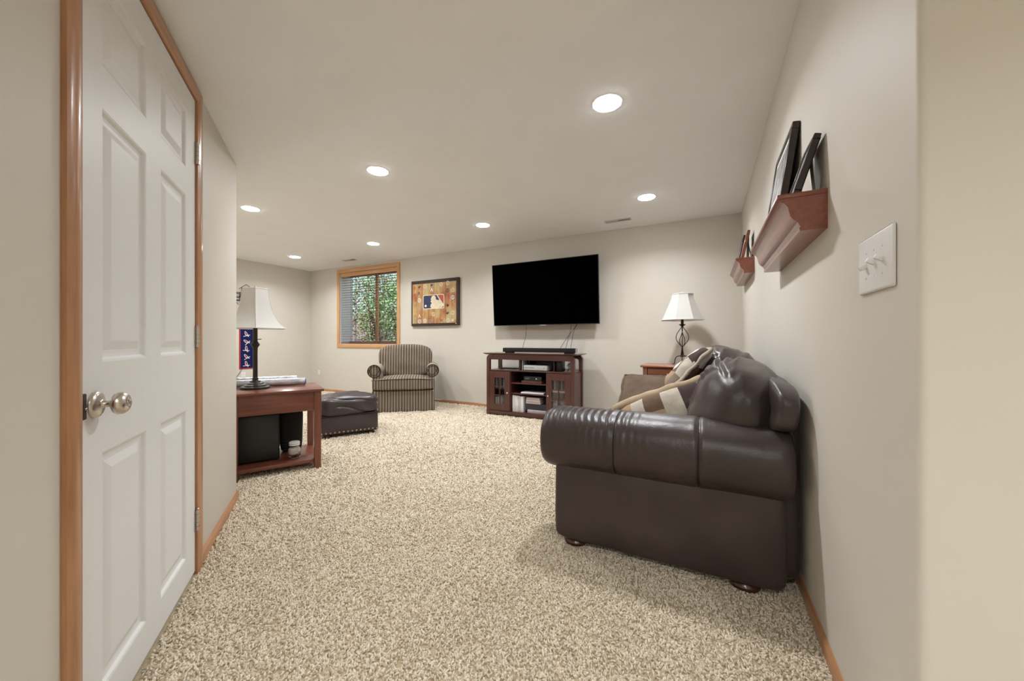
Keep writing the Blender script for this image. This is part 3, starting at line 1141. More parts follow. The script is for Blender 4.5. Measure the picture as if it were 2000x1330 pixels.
def pillow(name, label, mat, trim, size, th, M, seed, ht=None, cells=None):
    t = thing(name, label, 'pillow', group='throw pillows on the sofa')
    t.matrix_world = M
    h = size / 2
    h2 = (ht or size) / 2

    def shape(a, b):
        # thickness profile, drawn in corners
        w = (1 - abs(a) ** 3.2) * (1 - abs(b) ** 3.2)
        return max(0, w) ** .55

    n = 26
    bm = bmesh.new()
    g = {}
    for s in (1, -1):
        for i in range(n + 1):
            for j in range(n + 1):
                a, b = -1 + 2 * i / n, -1 + 2 * j / n
                if s < 0 and (i in (0, n) or j in (0, n)):
                    g[s, i, j] = g[1, i, j]
                    continue
                pull = 1 - .055 * (1 - abs(a * b)) * (abs(a) ** 4 + abs(b) ** 4)
                z = s * th / 2 * shape(a, b) * (1 + .22 * nz((a, b, s), 1.6, seed))
                z += .008 * nz((a * 1.5, b, s * 2), 3.2, seed)
                wx, wy = wob(a, b, seed)
                g[s, i, j] = bm.verts.new((a * h * pull + wx, b * h2 * pull + wy, z))
        for i in range(n):
            for j in range(n):
                q = [g[s, i, j], g[s, i + 1, j], g[s, i + 1, j + 1], g[s, i, j + 1]]
                bm.faces.new(q if s > 0 else q[::-1])
    cme = finish(bm, True, 180)
    cme.materials.append(mat)
    if cells:
        for c_ in PATCHES:
            cme.materials.append(c_)
        nr, nc = len(cells), len(cells[0])
        for p in cme.polygons:
            u = min(nc - 1, max(0, int((p.center.x / h * .5 + .5) * nc)))
            v = min(nr - 1, max(0, int((.5 - p.center.y / h2 * .5) * nr)))
            p.material_index = 1 + (cells[v][u] if p.center.z >= 0 else (cells[v][u] + 2) % len(PATCHES))
    obj('cover', cme, None, t)
    pts = []
    rad = []
    for a, b, da, db in ((-1, -1, 1, 0), (1, -1, 0, 1), (1, 1, -1, 0), (-1, 1, 0, -1)):
        for k in range(n):
            aa, bb = a + da * 2 * k / n, b + db * 2 * k / n
            pull = 1 - .055 * (1 - abs(aa * bb)) * (abs(aa) ** 4 + abs(bb) ** 4)
            wx, wy = wob(aa, bb, seed)
            pts.append((aa * h * pull + wx, bb * h2 * pull + wy, .008 * nz((aa * 1.5, bb, 2), 3.2, seed)))
            rad.append(trim[1] * (1 + .45 * nz((aa * 2.2, bb * 2.2, 1), 1.9, seed + 3)))
    bm = bmesh.new()
    add_tube(bm, pts, trim[1], 10, radii=rad, closed=True)
    obj('edge_trim', bm, trim[0], t, angle=80)
    return t


def frame_m(o, xd, yd):
    x = Vector(xd).normalized()
    y = Vector(yd)
    y = (y - x * y.dot(x)).normalized()
    z = x.cross(y)
    M = Matrix((x, y, z)).transposed().to_4x4()
    M.translation = Vector(o)
    return M


def top_m(mid, xd, yd, half):
    M = frame_m(mid, xd, yd)
    y = Vector((M[0][1], M[1][1], M[2][1]))
    M.translation = Vector(mid) - y * half
    return M


pillow('throw_pillow', 'brown and beige patchwork throw pillow nearest the sofa arm', TANTRIM, (TANTRIM, .029), .66, .17,
       top_m((-.195, 2.30, .742), (.62, .05, .270), (-.34, .36, .80), .19), 2, .38,
       [[0, 1, 3, 1, 2, 5, 3], [3, 2, 0, 1, 2, 5, 2], [2, 3, 2, 2, 3, 2, 5]])
pillow('throw_pillow', 'pale patchwork throw pillow propped high against the back cushions', TANTRIM, (PATCHES[1], .012), .42, .12,
       frame_m((-.118, 2.70, .822), (.12, -1, .05), (.66, 0, .74)), 5, .36,
       [[1, 0, 4, 2], [0, 4, 3, 1], [3, 1, 0, 5]])
pillow('throw_pillow', 'plain brown suede throw pillow leaning on the far sofa arm', SUEDE, (SUEDE, .010), .50, .13,
       frame_m((-.43, 3.40, .572), (1, .04, .0), (0, .46, .24)), 8)

# ------------------------------------------------------------------ end table and iron lamp beside the sofa
et = thing('end_table', 'warm cherry end table with a two knob drawer beyond the sofa', 'table', (-.64, 4.22, 0))
TW, TD, TH = .66, .46, .752
bm = bmesh.new()
add_box(bm, 0, TW, 0, TD, TH - .022, TH, .006, 3)
obj('tabletop', bm, WARM_X, et)
for lx in (.025, TW - .070):
    for ly in (.025, TD - .070):
        box('leg', WARM_Z, et, lx, lx + .045, ly, ly + .045, 0, TH - .022, .004)
bm = bmesh.new()
add_box(bm, .07, TW - .07, TD - .05, TD - .035, TH - .16, TH - .022)
add_box(bm, .033, .05, .07, TD - .07, TH - .16, TH - .022)
add_box(bm, TW - .05, TW - .033, .07, TD - .07, TH - .16, TH - .022)
add_box(bm, .07, TW - .07, .036, .05, TH - .16, TH - .148)
obj('apron', bm, WARM_X, et)
d_ = box('drawer', WARM_X, et, .074, TW - .074, .030, .048, TH - .145, TH - .030, .003)
for kx in (TW / 2 - .035, TW / 2 + .035):
    bm = bmesh.new()
    add_lathe(bm, [(.005, 0), (.005, .010), (.011, .016), (.011, .020), (.004, .024)], 16, M=Matrix.Translation((kx - .02, .030, TH - .092)) @ Matrix.Rotation(PI / 2, 4, 'X'))
    obj('knob', bm, BRASS, d_)
box('lower_shelf', WARM_X, et, .04, TW - .04, .04, TD - .04, .16, .178, .003)

lm = thing('iron_lamp', 'black iron cage lamp with white empire shade by the corner', 'lamp', (-.235, 4.47, TH), 0.3)
bm = bmesh.new()
add_tube(bm, [(0, 0, .085), (0, 0, .43)], .004, 8)
for k in range(4):
    a0 = k * PI / 2
    pts = []
    for i in range(25):
        u = i / 24
        z = .085 + u * .335
        if u < .35:
            r = .010 + .010 * math.cos(u / .35 * PI) * .6
        else:
            q = (u - .35) / .65
            r = .006 + .060 * (math.sin(PI * min(1, q ** .8)) ** 1.15 if q < 1 else 0) * (1.0)
        a = a0 + u * 1.6
        pts.append((r * math.cos(a), r * math.sin(a), z))
    add_tube(bm, pts, .0036, 7)
obj('cage', bm, IRON, lm)
for k in range(3):
    a = k * 2 * PI / 3 + 2.35
    pts = [(0.008, .095), (.03, .100), (.062, .092), (.082, .068), (.088, .036), (.092, .010), (.104, .006), (.116, .010)]
    bm = bmesh.new()
    add_tube(bm, [(r * math.cos(a), r * math.sin(a), z) for r, z in pts], .0045, 8)
    obj('leg', bm, IRON, lm)
bm = bmesh.new()
add_lathe(bm, [(.006, .418), (.014, .425), (.034, .442), (.036, .445), (.014, .447), (.0135, .500), (.0135, .505), (.006, .51)], 20)
obj('candle_cup', bm, IRON, lm)


def panel_shade(parent, prof, n, rot, loc, rib=True):
    """pleated panel shade: n flat panels, open top and bottom, thin cloth with trim"""
    bm = bmesh.new()
    rin = [(r - .003, z) for r, z in prof]
    for pr in (prof, rin):
        rings = []
        for r, z in pr:
            rings.append([bm.verts.new((r * math.cos(rot + 2 * PI * i / n), r * math.sin(rot + 2 * PI * i / n), z)) for i in range(n)])
        for a, b in zip(rings, rings[1:]):
            for i in range(n):
                bm.faces.new([a[i], a[(i + 1) % n], b[(i + 1) % n], b[i]])
    sh = obj('shade', bm, SHADE, parent, loc, angle=28)
    bm = bmesh.new()
    for r, z in (prof[0], prof[-1]):
        add_tube(bm, [((r + .001) * math.cos(rot + 2 * PI * i / n), (r + .001) * math.sin(rot + 2 * PI * i / n), z) for i in range(n)], .0035, 6, closed=True)
    if rib:
        for i in range(n):
            a = rot + 2 * PI * i / n
            add_tube(bm, [((r + .0005) * math.cos(a), (r + .0005) * math.sin(a), z) for r, z in prof], .0018, 5)
    obj('shade_trim', bm, SHADETRIM, sh)
    bm = bmesh.new()
    zt_ = prof[-1][1]
    rt = prof[-1][0]
    for i in range(3):
        a = rot + 2 * PI * i / 3
        add_tube(bm, [(0, 0, zt_ - .012), (rt * math.cos(a) * .95, rt * math.sin(a) * .95, zt_ - .004)], .0018, 5)
    add_tube(bm, [(0, 0, zt_ - .2), (.045, 0, zt_ - .16), (.05, 0, zt_ - .08), (.02, 0, zt_ - .012), (0, 0, zt_ - .004), (-.02, 0, zt_ - .012), (-.05, 0, zt_ - .08), (-.045, 0, zt_ - .16), (0, 0, zt_ - .2)], .002, 5)
    add_lathe(bm, [(.003, zt_ - .012), (.006, zt_ + .002), (.009, zt_ + .016), (.004, zt_ + .026), (.001, zt_ + .03)], 12)
    obj('harp', bm, NICKEL, sh)
    return sh


panel_shade(lm, [(.222, .492), (.188, .565), (.152, .650), (.118, .730), (.112, .775)], 8, .25, (0, 0, 0))

# ------------------------------------------------------------------ television, sound bar, stand
tv = thing('television', 'large black flat television mounted on the far wall', 'television', (-1.98, 4.700, 1.232), rot=(math.radians(4.0), 0, 0))
TVW, TVH = 1.552, .878
box('housing', BLACK, tv, -TVW / 2 + .01, TVW / 2 - .01, .012, .055, .01, TVH - .01, .01)
bm = bmesh.new()
for a in ((-TVW / 2, TVW / 2, 0, .009), (-TVW / 2, TVW / 2, TVH - .007, TVH), (-TVW / 2, -TVW / 2 + .007, 0, TVH), (TVW / 2 - .007, TVW / 2, 0, TVH)):
    add_box(bm, a[0], a[1], -.006, .016, a[2], a[3], .001, 1)
obj('bezel', bm, GREYB, tv)
box('screen', SCREEN, tv, -TVW / 2 + .007, TVW / 2 - .007, -.003, .012, .009, TVH - .007)
box('logo_tab', GREYP, tv, -.045, .045, -.007, .006, -.008, .002, .002)
mt = box('wall_bracket', BLACKM, tv, -.30, .30, .055, .10, .25, .62, .004)

ts = thing('tv_stand', 'dark cherry tv stand with glass doors and open centre shelves', 'tv stand', (-2.66, 4.33, 0))
SW, SD, SH = 1.245, .36, .852
# top with angled edge
bm = bmesh.new()
for k, (ov, z) in enumerate(((.0, SH - .018), (.030, SH - .004), (.034, SH), )):
    pass
o0, o1 = .004, .040
A = [(-o0, -o0), (SW + o0, -o0), (SW + o0, SD + o0), (-o0, SD + o0)]
B = [(-o1, -o1 * .6), (SW + o1, -o1 * .6), (SW + o1, SD + o1 * .6), (-o1, SD + o1 * .6)]
lv = [[bm.verts.new((x, y, SH - .020)) for x, y in A], [bm.verts.new((x, y, SH - .006)) for x, y in B], [bm.verts.new((x, y, SH)) for x, y in B]]
bm.faces.new(lv[0][::-1])
bm.faces.new(lv[2])
for a, b in zip(lv, lv[1:]):
    for i in range(4):
        bm.faces.new([a[i], a[(i + 1) % 4], b[(i + 1) % 4], b[i]])
obj('top', bm, ESPRESSO_X, ts, smooth=False)
# bent posts: curve inward under the top
for sx in (0, 1):
    for y0 in (0, SD - .042):
        R = .055
        outer = [(0, 0), (0, SH - .020 - R)] + [(R - R * math.cos(math.radians(a)), SH - .020 - R + R * math.sin(math.radians(a))) for a in (15, 30, 45, 60, 75, 90)]
        inner = [(R + .04, SH - .020), (R + .04, SH - .055), (.052, SH - .080), (.046, SH - .10), (.046, 0)]
        pts = outer + inner
        if sx:
            pts = [(SW - x, z) for x, z in pts]
        bm = bmesh.new()
        add_prism(bm, pts, 'y', y0, y0 + .042)
        obj('post', bm, ESPRESSO_Z, ts, angle=30)
ZT = .612     # upper tier shelf
bm = bmesh.new()
add_box(bm, .06, SW - .06, .004, .024, SH - .088, SH - .020)
add_box(bm, .06, SW - .06, SD - .024, SD - .004, SH - .070, SH - .020)
obj('apron', bm, ESPRESSO_X, ts)
box('tier_shelf', ESPRESSO_X, ts, .02, SW - .02, .012, SD - .006, ZT, ZT + .016, .002)
for sx in (.012, SW - .030):
    box('side_panel', ESPRESSO_Z, ts, sx, sx + .018, .030, SD - .030, .05, ZT)
box('floor_shelf', ESPRESSO_X, ts, .03, SW - .03, .016, SD - .006, .062, .078)
box('back_panel', BLACKM, ts, .03, SW - .03, SD - .014, SD - .008, .07, ZT)
box('bottom_rail', ESPRESSO_X, ts, .04, SW - .04, .004, .022, .030, .078, .002)
DX0, DX1 = .362, .868
for dx in (DX0 - .012, DX1):
    box('divider', ESPRESSO_Z, ts, dx, dx + .014, .02, SD - .014, .078, ZT)
for sz in (.448, .312):
    box('centre_shelf', ESPRESSO_X, ts, DX0, DX1, .03, SD - .014, sz, sz + .015, .001)
box('tier_divider', ESPRESSO_Z, ts, .462, .480, .06, SD - .02, ZT + .016, SH - .06)
box('tier_divider', ESPRESSO_Z, ts, .938, .950, .09, SD - .02, ZT + .016, SH - .06)
box('tier_back', BLACKM, ts, .480, .938, SD - .018, SD - .012, ZT + .016, SH - .06)
for (a, b, kx) in ((.048, DX0 - .006, -.02), (DX1 + .006, SW - .048, .02)):
    bm = bmesh.new()
    fw = .075
    z0, z1 = .084, ZT - .006
    for r in ((a, a + fw, z0, z1), (b - fw, b, z0, z1), (a + fw, b - fw, z0, z0 + .085), (a + fw, b - fw, z1 - .085, z1)):
        add_box(bm, r[0], r[1], .000, .020, r[2], r[3], .002, 1)
    dd = obj('door', bm, ESPRESSO_Z, ts)
    gx0, gx1, gz0, gz1 = a + fw, b - fw, z0 + .085, z1 - .085
    bm = bmesh.new()
    xm_ = (gx0 + gx1) / 2
    add_box(bm, xm_ - .006, xm_ + .006, .002, .012, gz0, gz1)
    for q in (1 / 3, 2 / 3):
        zz = gz0 + (gz1 - gz0) * q
        add_box(bm, gx0, gx1, .002, .012, zz - .006, zz + .006)
    obj('muntin', bm, ESPRESSO_Z, dd)
    box('pane', CABGLASS, dd, gx0, gx1, .013, .016, gz0, gz1)
    kxx = (b - .030) if kx < 0 else (a + .030)
    bm = bmesh.new()
    add_lathe(bm, [(.004, 0), (.004, .010), (.010, .015), (.011, .020), (.006, .025)], 14, M=Matrix.Translation((kxx, .000, .325)) @ Matrix.Rotation(PI / 2, 4, 'X'))
    obj('knob', bm, NICKEL, dd)


def at_stand(name, label, cat, mat, x0, x1, y0, y1, z0, z1, bev=.003, group=None):
    bm = bmesh.new()
    add_box(bm, -(x1 - x0) / 2, (x1 - x0) / 2, -(y1 - y0) / 2, (y1 - y0) / 2, 0, z1 - z0, bev, 2)
    o = obj(name, bm, mat, None, (-2.66 + (x0 + x1) / 2, 4.33 + (y0 + y1) / 2, z0))
    return tag(o, label, cat, group)


ZU = ZT + .016
gc = thing('game_console', 'white game console with dark slot on the tv stand', 'game console', (-2.66 + .700, 4.33 + .175, ZU))
box('body', WHITECON, gc, -.165, .165, -.120, .120, .006, .070, .004)
box('disc_slot', BLACK, gc, -.155, -.020, -.1212, -.118, .036, .041)
box('power_button', GREYP, gc, .115, .128, -.1215, -.118, .030, .043, .002)
box('foot_base', BLACK, gc, -.155, .155, -.110, .110, 0, .006)
at_stand('router', 'slim pale grey upright router left of the game console', 'router', WHITECON, .486, .502, .10, .26, ZU, ZU + .16)
at_stand('modem', 'black box behind the white game console', 'modem', BLACK, .58, .86, .295, .335, ZU, ZU + .125)
at_stand('speaker_box', 'upright black speaker right of the game console', 'speaker', BLACK, .965, 1.035, .12, .26, ZU, ZU + .14, .006)
at_stand('remote_tray', 'thin dark tablet lying on the left of the tv stand tier', 'tablet', BLACK, .10, .36, .20, .30, ZU, ZU + .012)
bm = bmesh.new()
for i in range(5):
    pts = []
    for k in range(22):
        a = k * .6 + i
        pts.append((.03 * math.cos(a) * (1 + .3 * math.sin(k + i)), .02 * math.sin(a * .8 + i), .012 + .115 * k / 21 + .01 * math.sin(a * 1.7)))
    add_tube(bm, pts, .0022, 5)
tag(obj('cable_coil', bm, BLACK, None, (-2.66 + 1.115, 4.33 + .22, ZU)), 'tangled black cables at the right end of the tv stand', 'cable')
dv = thing('media_player', 'black media player on the top centre shelf', 'media player', (-2.66 + .66, 4.33 + .16, .463 + .030))
box('body', BLACK, dv, -.125, .125, -.10, .12, .0, .058, .004)
box('display', PAPER[5], dv, -.105, -.045, -.1015, -.099, .022, .040)
bm = bmesh.new()
add_lathe(bm, [(.010, 0), (.010, .006), (.006, .008)], 16, M=Matrix.Translation((.055, -.100, .030)) @ Matrix.Rotation(PI / 2, 4, 'X'))
obj('dial', bm, NICKEL, dv)
at_stand('disc_case', 'flat maroon case under the black media player', 'case', PAPER[4], .505, .790, .05, .30, .463, .493)
at_stand('laptop', 'slim white laptop lying on the middle centre shelf', 'laptop', WHITECON, .50, .82, .04, .28, .327, .345)
for i, (x, w_) in enumerate(((.374, .030), (.406, .052), (.460, .030), (.492, .042))):
    at_stand('binder', ['narrow white binder at the left of the bottom centre shelf', 'widest white binder on the bottom centre shelf',
                        'white binder third from the left on the bottom shelf', 'white binder beside the stacked rose books'][i], 'binder', PAPER[0 if i != 2 else 6],
             x, x + w_, .045, .27, .078, .295 - .004 * i, .002, 'binders on the tv stand')
at_stand('black_box', 'black box under the stacked books in the tv stand', 'box', PAPER[2], .560, .862, .07, .31, .118, .196)
at_stand('album', 'grey album at the very bottom of the tv stand', 'album', PAPER[3], .590, .862, .05, .30, .078, .118)
for i in range(3):
    at_stand('book', ['upper rose book of the stack in the tv stand', 'middle pale book of the stack in the tv stand', 'lowest rose book of the stack in the tv stand'][2 - i], 'book',
             [PAPER[1], PAPER[6], PAPER[1]][i], .566 + .004 * i, .775 - .006 * i, .055, .24, .196 + i * .027, .196 + (i + 1) * .027 - .001, .002, 'stacked books in the tv stand')
# discs behind the glass doors
for (a, b, nm_) in ((.066, .345, 'left'), (.886, 1.190, 'right')):
    for lvl in (0, 1):
        zb_ = .078 if lvl == 0 else .37
        x = a
        while x < b - .02:
            w_ = random.uniform(.012, .020)
            at_stand('disc_case', 'upright disc case behind the %s glass door, %s row' % (nm_, 'lower' if lvl == 0 else 'upper'), 'case',
                     random.choice([PAPER[6], PAPER[0], PAPER[2], PAPER[7], PAPER[3], PAPER[5]]), x, x + w_ - .001, .06, .20, zb_, zb_ + random.uniform(.150, .190), .001,
                     '%s disc cases in the %s cabinet' % ('lower' if lvl == 0 else 'upper', nm_))
            x += w_ * (1.0 if random.random() > .25 else 2.2)
    box('door_shelf', ESPRESSO_X, ts, a - .02, b + .012, .05, SD - .02, .356, .370)
at_stand('white_box', 'white box behind the right glass door', 'box', PAPER[0], .905, 1.150, .022, .055, .370, .405)

sb = thing('sound_bar', 'long black sound bar on the tv stand', 'sound bar', (-1.935, 4.435, SH))
bm = bmesh.new()
add_box(bm, -.510, .510, -.040, .040, .014, .070, .005, 2)
obj('body', bm, BLACKM, sb)
box('end_cap', GREYP, sb, .5095, .513, -.038, .038, .016, .068)
for fx in (-.42, .42):
    box('foot', BLACK, sb, fx - .06, fx + .06, -.03, .03, 0, .014, .002)

# cables hanging from the television
for i, (xa, za, xb, zb_, yb) in enumerate(((-2.255, 1.255, -2.275, .86, 4.66), (-1.600, 1.255, -1.640, .86, 4.66), (-1.500, 1.255, -1.745, .86, 4.62), (-1.515, 1.255, -1.610, .86, 4.68))):
    pts = []
    for k in range(15):
        u = k / 14
        pts.append((xa + (xb - xa) * u + .012 * math.sin(u * PI * 1.5 + i), 4.735 + (yb - 4.735) * u + .015 * math.sin(PI * u), za + (zb_ - za) * u))
    bm = bmesh.new()
    add_tube(bm, pts, .0028, 6)
    tag(obj('tv_cable', bm, BLACK), ['thin black cable hanging alone at the left under the television', 'left cable of the right hand bunch under the television',
                                     'diagonal cable crossing the bunch under the television', 'rightmost cable under the television'][i], 'cable', 'cables under the television')

# ------------------------------------------------------------------ wall art
wa = thing('wall_art', 'square baseball emblem print on planks with dark edges', 'wall art', (-3.9475, YF, 1.263))
AW, AH = .985, .757
box('canvas', PRINTDARK, wa, -AW / 2, AW / 2, -.040, -.002, 0, AH, .003)
box('plank_print', PLANKS, wa, -AW / 2 + .030, AW / 2 - .050, -.0408, -.039, .040, AH - .055)
bm = bmesh.new()
for k in range(1, 8):
    x = -AW / 2 + k * .122
    add_box(bm, x - .0018, x + .0018, -.0411, -.0400, .04, AH - .055)
obj('plank_gap', bm, PRINTDARK, wa)


def flat_poly(name, pts, mat, parent, y, th=.0006):
    bm = bmesh.new()
    add_prism(bm, pts, 'y', y, y - th)
    return obj(name, bm, mat, parent, smooth=False)


def rrect(x0, x1, z0, z1, r, n=5):
    p = []
    for cx, cz, a in ((x1 - r, z0 + r, -90), (x1 - r, z1 - r, 0), (x0 + r, z1 - r, 90), (x0 + r, z0 + r, 180)):
        for i in range(n + 1):
            t = math.radians(a + 90 * i / n)
            p.append((cx + r * math.cos(t), cz + r * math.sin(t)))
    return p


EX0, EX1, EZ0, EZ1 = -.235, .205, .275, .510
em = flat_poly('emblem', rrect(EX0, EX1, EZ0, EZ1, .03), PRINTCREAM, wa, -.0411)


def ez(px, pz):      # emblem unit coords, 0..1
    return (EX0 + .012 + px * (EX1 - EX0 - .024), EZ0 + .012 + pz * (EZ1 - EZ0 - .024))


navy = [(0.0, .08), (.03, .0), (.36, .0), (.40, .06), (.345, .10), (.365, .30), (.42, .40), (.365, .50), (.345, .53), (.40, .60), (.36, .70), (.38, .76), (.42, .93), (.50, .975),
        (.58, .95), (.625, .82), (.63, .66), (.70, .62), (.80, .60), (.66, 1.0), (.03, 1.0), (0, .93)]
flat_poly('emblem_navy', [ez(*p) for p in navy], PRINTNAVY, em, -.0418)
redp = [(.70, 1.0), (.97, 1.0), (1.0, .93), (1.0, .28), (.94, .42)]
flat_poly('emblem_red', [ez(*p) for p in redp], PRINTRED, em, -.0418)
flat_poly('emblem_red', [ez(*p) for p in [(.88, .0), (.97, .0), (1.0, .08), (1.0, .16), (.96, .06)]], PRINTNAVY, em, -.0418)
bx_, bz_ = ez(.11, .20)
flat_poly('emblem_ball', [(bx_ + .020 * math.cos(a * PI / 10), bz_ + .020 * math.sin(a * PI / 10)) for a in range(20)], WHITEF, em, -.0425)


def mark(x, z, r, style, mats):
    """small round emblem: ring with a stroke mark inside"""
    bm = bmesh.new()
    n = 18
    if style in (0, 2):
        I = [bm.verts.new((x + r * .72 * math.cos(2 * PI * i / n), -.0418, z + r * .72 * math.sin(2 * PI * i / n))) for i in range(n)]
        O = [bm.verts.new((x + r * math.cos(2 * PI * i / n), -.0418, z + r * math.sin(2 * PI * i / n))) for i in range(n)]
        for i in range(n):
            bm.faces.new([I[i], I[(i + 1) % n], O[(i + 1) % n], O[i]])
    if style == 0:
        add_prism(bm, [(x - r * .4, z - r * .35), (x - r * .1, z - r * .35), (x + r * .4, z + r * .4), (x + r * .1, z + r * .4)], 'y', -.0411, -.0418)
    elif style == 1:
        add_prism(bm, [(x - r, z - r * .5), (x - r * .5, z + r * .9), (x, z), (x + r * .6, z + r * .9), (x + r, z - r * .4), (x + r * .3, z - r * .2), (x, z - r)], 'y', -.0411, -.0418)
    elif style == 2:
        add_prism(bm, [(x - r * .15, z - r * .5), (x + r * .15, z - r * .5), (x + r * .15, z + r * .5), (x - r * .15, z + r * .5)], 'y', -.0411, -.0418)
    elif style == 3:
        add_prism(bm, [(x - r, z), (x, z - r), (x + r, z), (x, z + r)], 'y', -.0411, -.0418)
    else:
        add_prism(bm, [(x - r, z - r), (x - r * .6, z - r), (x, z + r * .3), (x + r * .6, z - r), (x + r, z - r), (x + r * .15, z + r), (x - r * .15, z + r)], 'y', -.0411, -.0418)
    obj('printed_mark', bm, mats, wa, smooth=False)


marks_ = [(-.415, .64, 4, PRINTRED), (-.41, .53, 1, PRINTRED), (-.40, .39, 1, PRINTGREY), (-.405, .17, 4, PRINTRED), (-.405, .075, 0, PRINTGREY),
          (-.31, .655, 1, PRINTDARK), (-.32, .545, 4, PRINTNAVY), (-.315, .43, 0, WHITEF), (-.30, .285, 3, PRINTGREY), (-.31, .165, 4, PRINTCREAM), (-.305, .075, 0, WHITEF),
          (-.195, .655, 0, PRINTCREAM), (-.05, .670, 1, PRINTNAVY), (-.05, .59, 4, WHITEF), (.145, .665, 0, PRINTCREAM), (-.19, .085, 2, WHITEF), (-.075, .075, 0, PRINTGREY), (-.02, .19, 2, PRINTCREAM),
          (.05, .08, 2, PRINTRED), (.155, .085, 1, PRINTRED), (.275, .68, 0, PRINTCREAM), (.275, .56, 2, PRINTDARK), (.275, .43, 4, PRINTRED), (.275, .32, 3, PRINTDARK), (.275, .20, 1, PRINTDARK), (.28, .08, 2, PRINTCREAM),
          (.375, .68, 4, PRINTGREY), (.375, .56, 0, PRINTCREAM), (.375, .445, 2, WHITEF), (.375, .32, 4, PRINTRED), (.375, .20, 0, PRINTCREAM), (.375, .085, 1, PRINTCREAM)]
for x, z, s, mt_ in marks_:
    mark(x, z, .034 if s in (0, 2) else .028, s, mt_)
flat_poly('printed_mark', [(.437 + .008 * math.cos(a * PI / 6), .028 + .008 * math.sin(a * PI / 6)) for a in range(12)], WHITEF, wa, -.0408)

# ------------------------------------------------------------------ striped armchair
ac = thing('armchair', 'brown striped upholstered armchair with rolled arms below the window', 'armchair', (-3.785, 3.927, 0), math.radians(40.1))


def skirtfn(p, u):
    d = .010 * math.sin(p.x * 26) * max(0, -u.z + .2) * (1 if abs(u.y) > .5 else 0) + .012 * max(0, -u.z)
    return Vector((p.x * (1 + .02 * max(0, -u.z)), p.y - (d if u.y < 0 else -d), p.z))


bm = bmesh.new()
add_puff(bm, (0, .385, .158), (.425, .375, .150), 22, 22, skirtfn)
obj('skirt', bm, CHAIRST, ac, angle=60)
bm = bmesh.new()
add_box(bm, -.427, .427, .008, .76, .268, .312, .010, 2)
obj('seat_deck', bm, CHAIRST, ac)


def seatfn(p, u):
    return Vector((p.x, p.y, p.z + .035 * (1 - u.x ** 2) * max(0, u.z) * (1 - .4 * u.y ** 2))) + Vector((0, 0, .004 * nz(p, 8, 2)))


bm = bmesh.new()
add_puff(bm, (0, .285, .395), (.432, .320, .078), 8, 20, seatfn)
sc_ = obj('seat_cushion', bm, CHAIRST, ac, angle=60)
bm = bmesh.new()
add_tube(bm, [(-.425, -.028, .462), (-.2, -.034, .474), (0, -.036, .478), (.2, -.034, .474), (.425, -.028, .462)], .005, 6)
obj('welt', bm, PIPING, sc_)


def backf(p, u):
    # fuller crown, tucked lower middle
    x = p.x * (1 + .05 * u.z)
    tuck = .020 * math.exp(-((p.x) / .12) ** 2) * math.exp(-((p.z + .17) / .07) ** 2) if u.y < 0 else 0
    cr = .008 * nz((p.x * 1.5, 0, p.z * 1.2), 9, 6) * (1.0 if u.y < 0 else 0)
    sh = .03 * abs(u.x) ** 3 * (1 if u.z > 0 else 0)
    return Vector((x, p.y + tuck + cr, p.z - sh + .015 * (u.z > 0) * (1 - u.x ** 2)))


M = Matrix.Translation((0, .545, .700)) @ Matrix.Rotation(math.radians(-11), 4, 'X')
bm = bmesh.new()
add_puff(bm, (0, 0, 0), (.392, .110, .245), 5, 22, backf)
b_ = obj('backrest', bm, CHAIRST, ac, (0, .545, .700), (math.radians(-11), 0, 0), angle=80)
for s in (-1, 1):
    # rolled arm
    def section(a, y):
        pass
    bm = bmesh.new()
    ny, na = 14, 26
    rings = []
    for j in range(ny + 1):
        y = .075 + (.62 - .075) * j / ny
        ring = []
        for k in range(na):
            a = 2 * PI * k / na
            r = .093 * (1 + .02 * nz((math.cos(a), y, math.sin(a)), 3, s))
            if j == 0:
                r *= .96
            ring.append(bm.verts.new((s * (.400 + .004 * j / ny) + r * math.cos(a), y, .585 + r * math.sin(a))))
        rings.append(ring)
    for a_, b2 in zip(rings, rings[1:]):
        for k in range(na):
            bm.faces.new([a_[k], a_[(k + 1) % na], b2[(k + 1) % na], b2[k]])
    bm.faces.new(rings[-1])
    add_box(bm, s * .375 - .055, s * .375 + .055, .085, .66, .30, .58, .015, 2)
    arm = obj('arm', bm, ARMCLOTH, ac, angle=50)
    bm = bmesh.new()
    add_lathe(bm, [(.090, 0), (.090, .012), (.070, .020), (.03, .022), (.001, .022)], 30, M=Matrix.Translation((s * .400, .078, .585)) @ Matrix.Rotation(PI / 2, 4, 'X'))
    add_box(bm, s * .372 - .050, s * .372 + .050, .062, .085, .31, .575, .010, 2)
    fc_ = obj('arm_front', bm, CHAIRST, arm, angle=50)
    bm = bmesh.new()
    add_tube(bm, [(s * .400 + .088 * math.cos(a), .062, .585 + .088 * math.sin(a)) for a in [2 * PI * i / 28 for i in range(28)]], .006, 6, closed=True)
    add_tube(bm, [(s * (.400) + (.075 - .0011 * i) * math.cos(a), .056, .585 + (.075 - .0011 * i) * math.sin(a)) for i, a in enumerate([2 * PI * i / 22 for i in range(26)])], .004, 6)
    obj('piping', bm, PIPING, fc_)

# ------------------------------------------------------------------ ottoman
ot = thing('leather_ottoman', 'dark leather ottoman with brass nailheads in front of the armchair', 'ottoman', (-3.319, 2.668, 0), math.radians(60.05))
bm = bmesh.new()
add_box(bm, -.286, .286, 0, .50, .045, .245, .022, 3)
obj('base', bm, LEATHER2, ot)


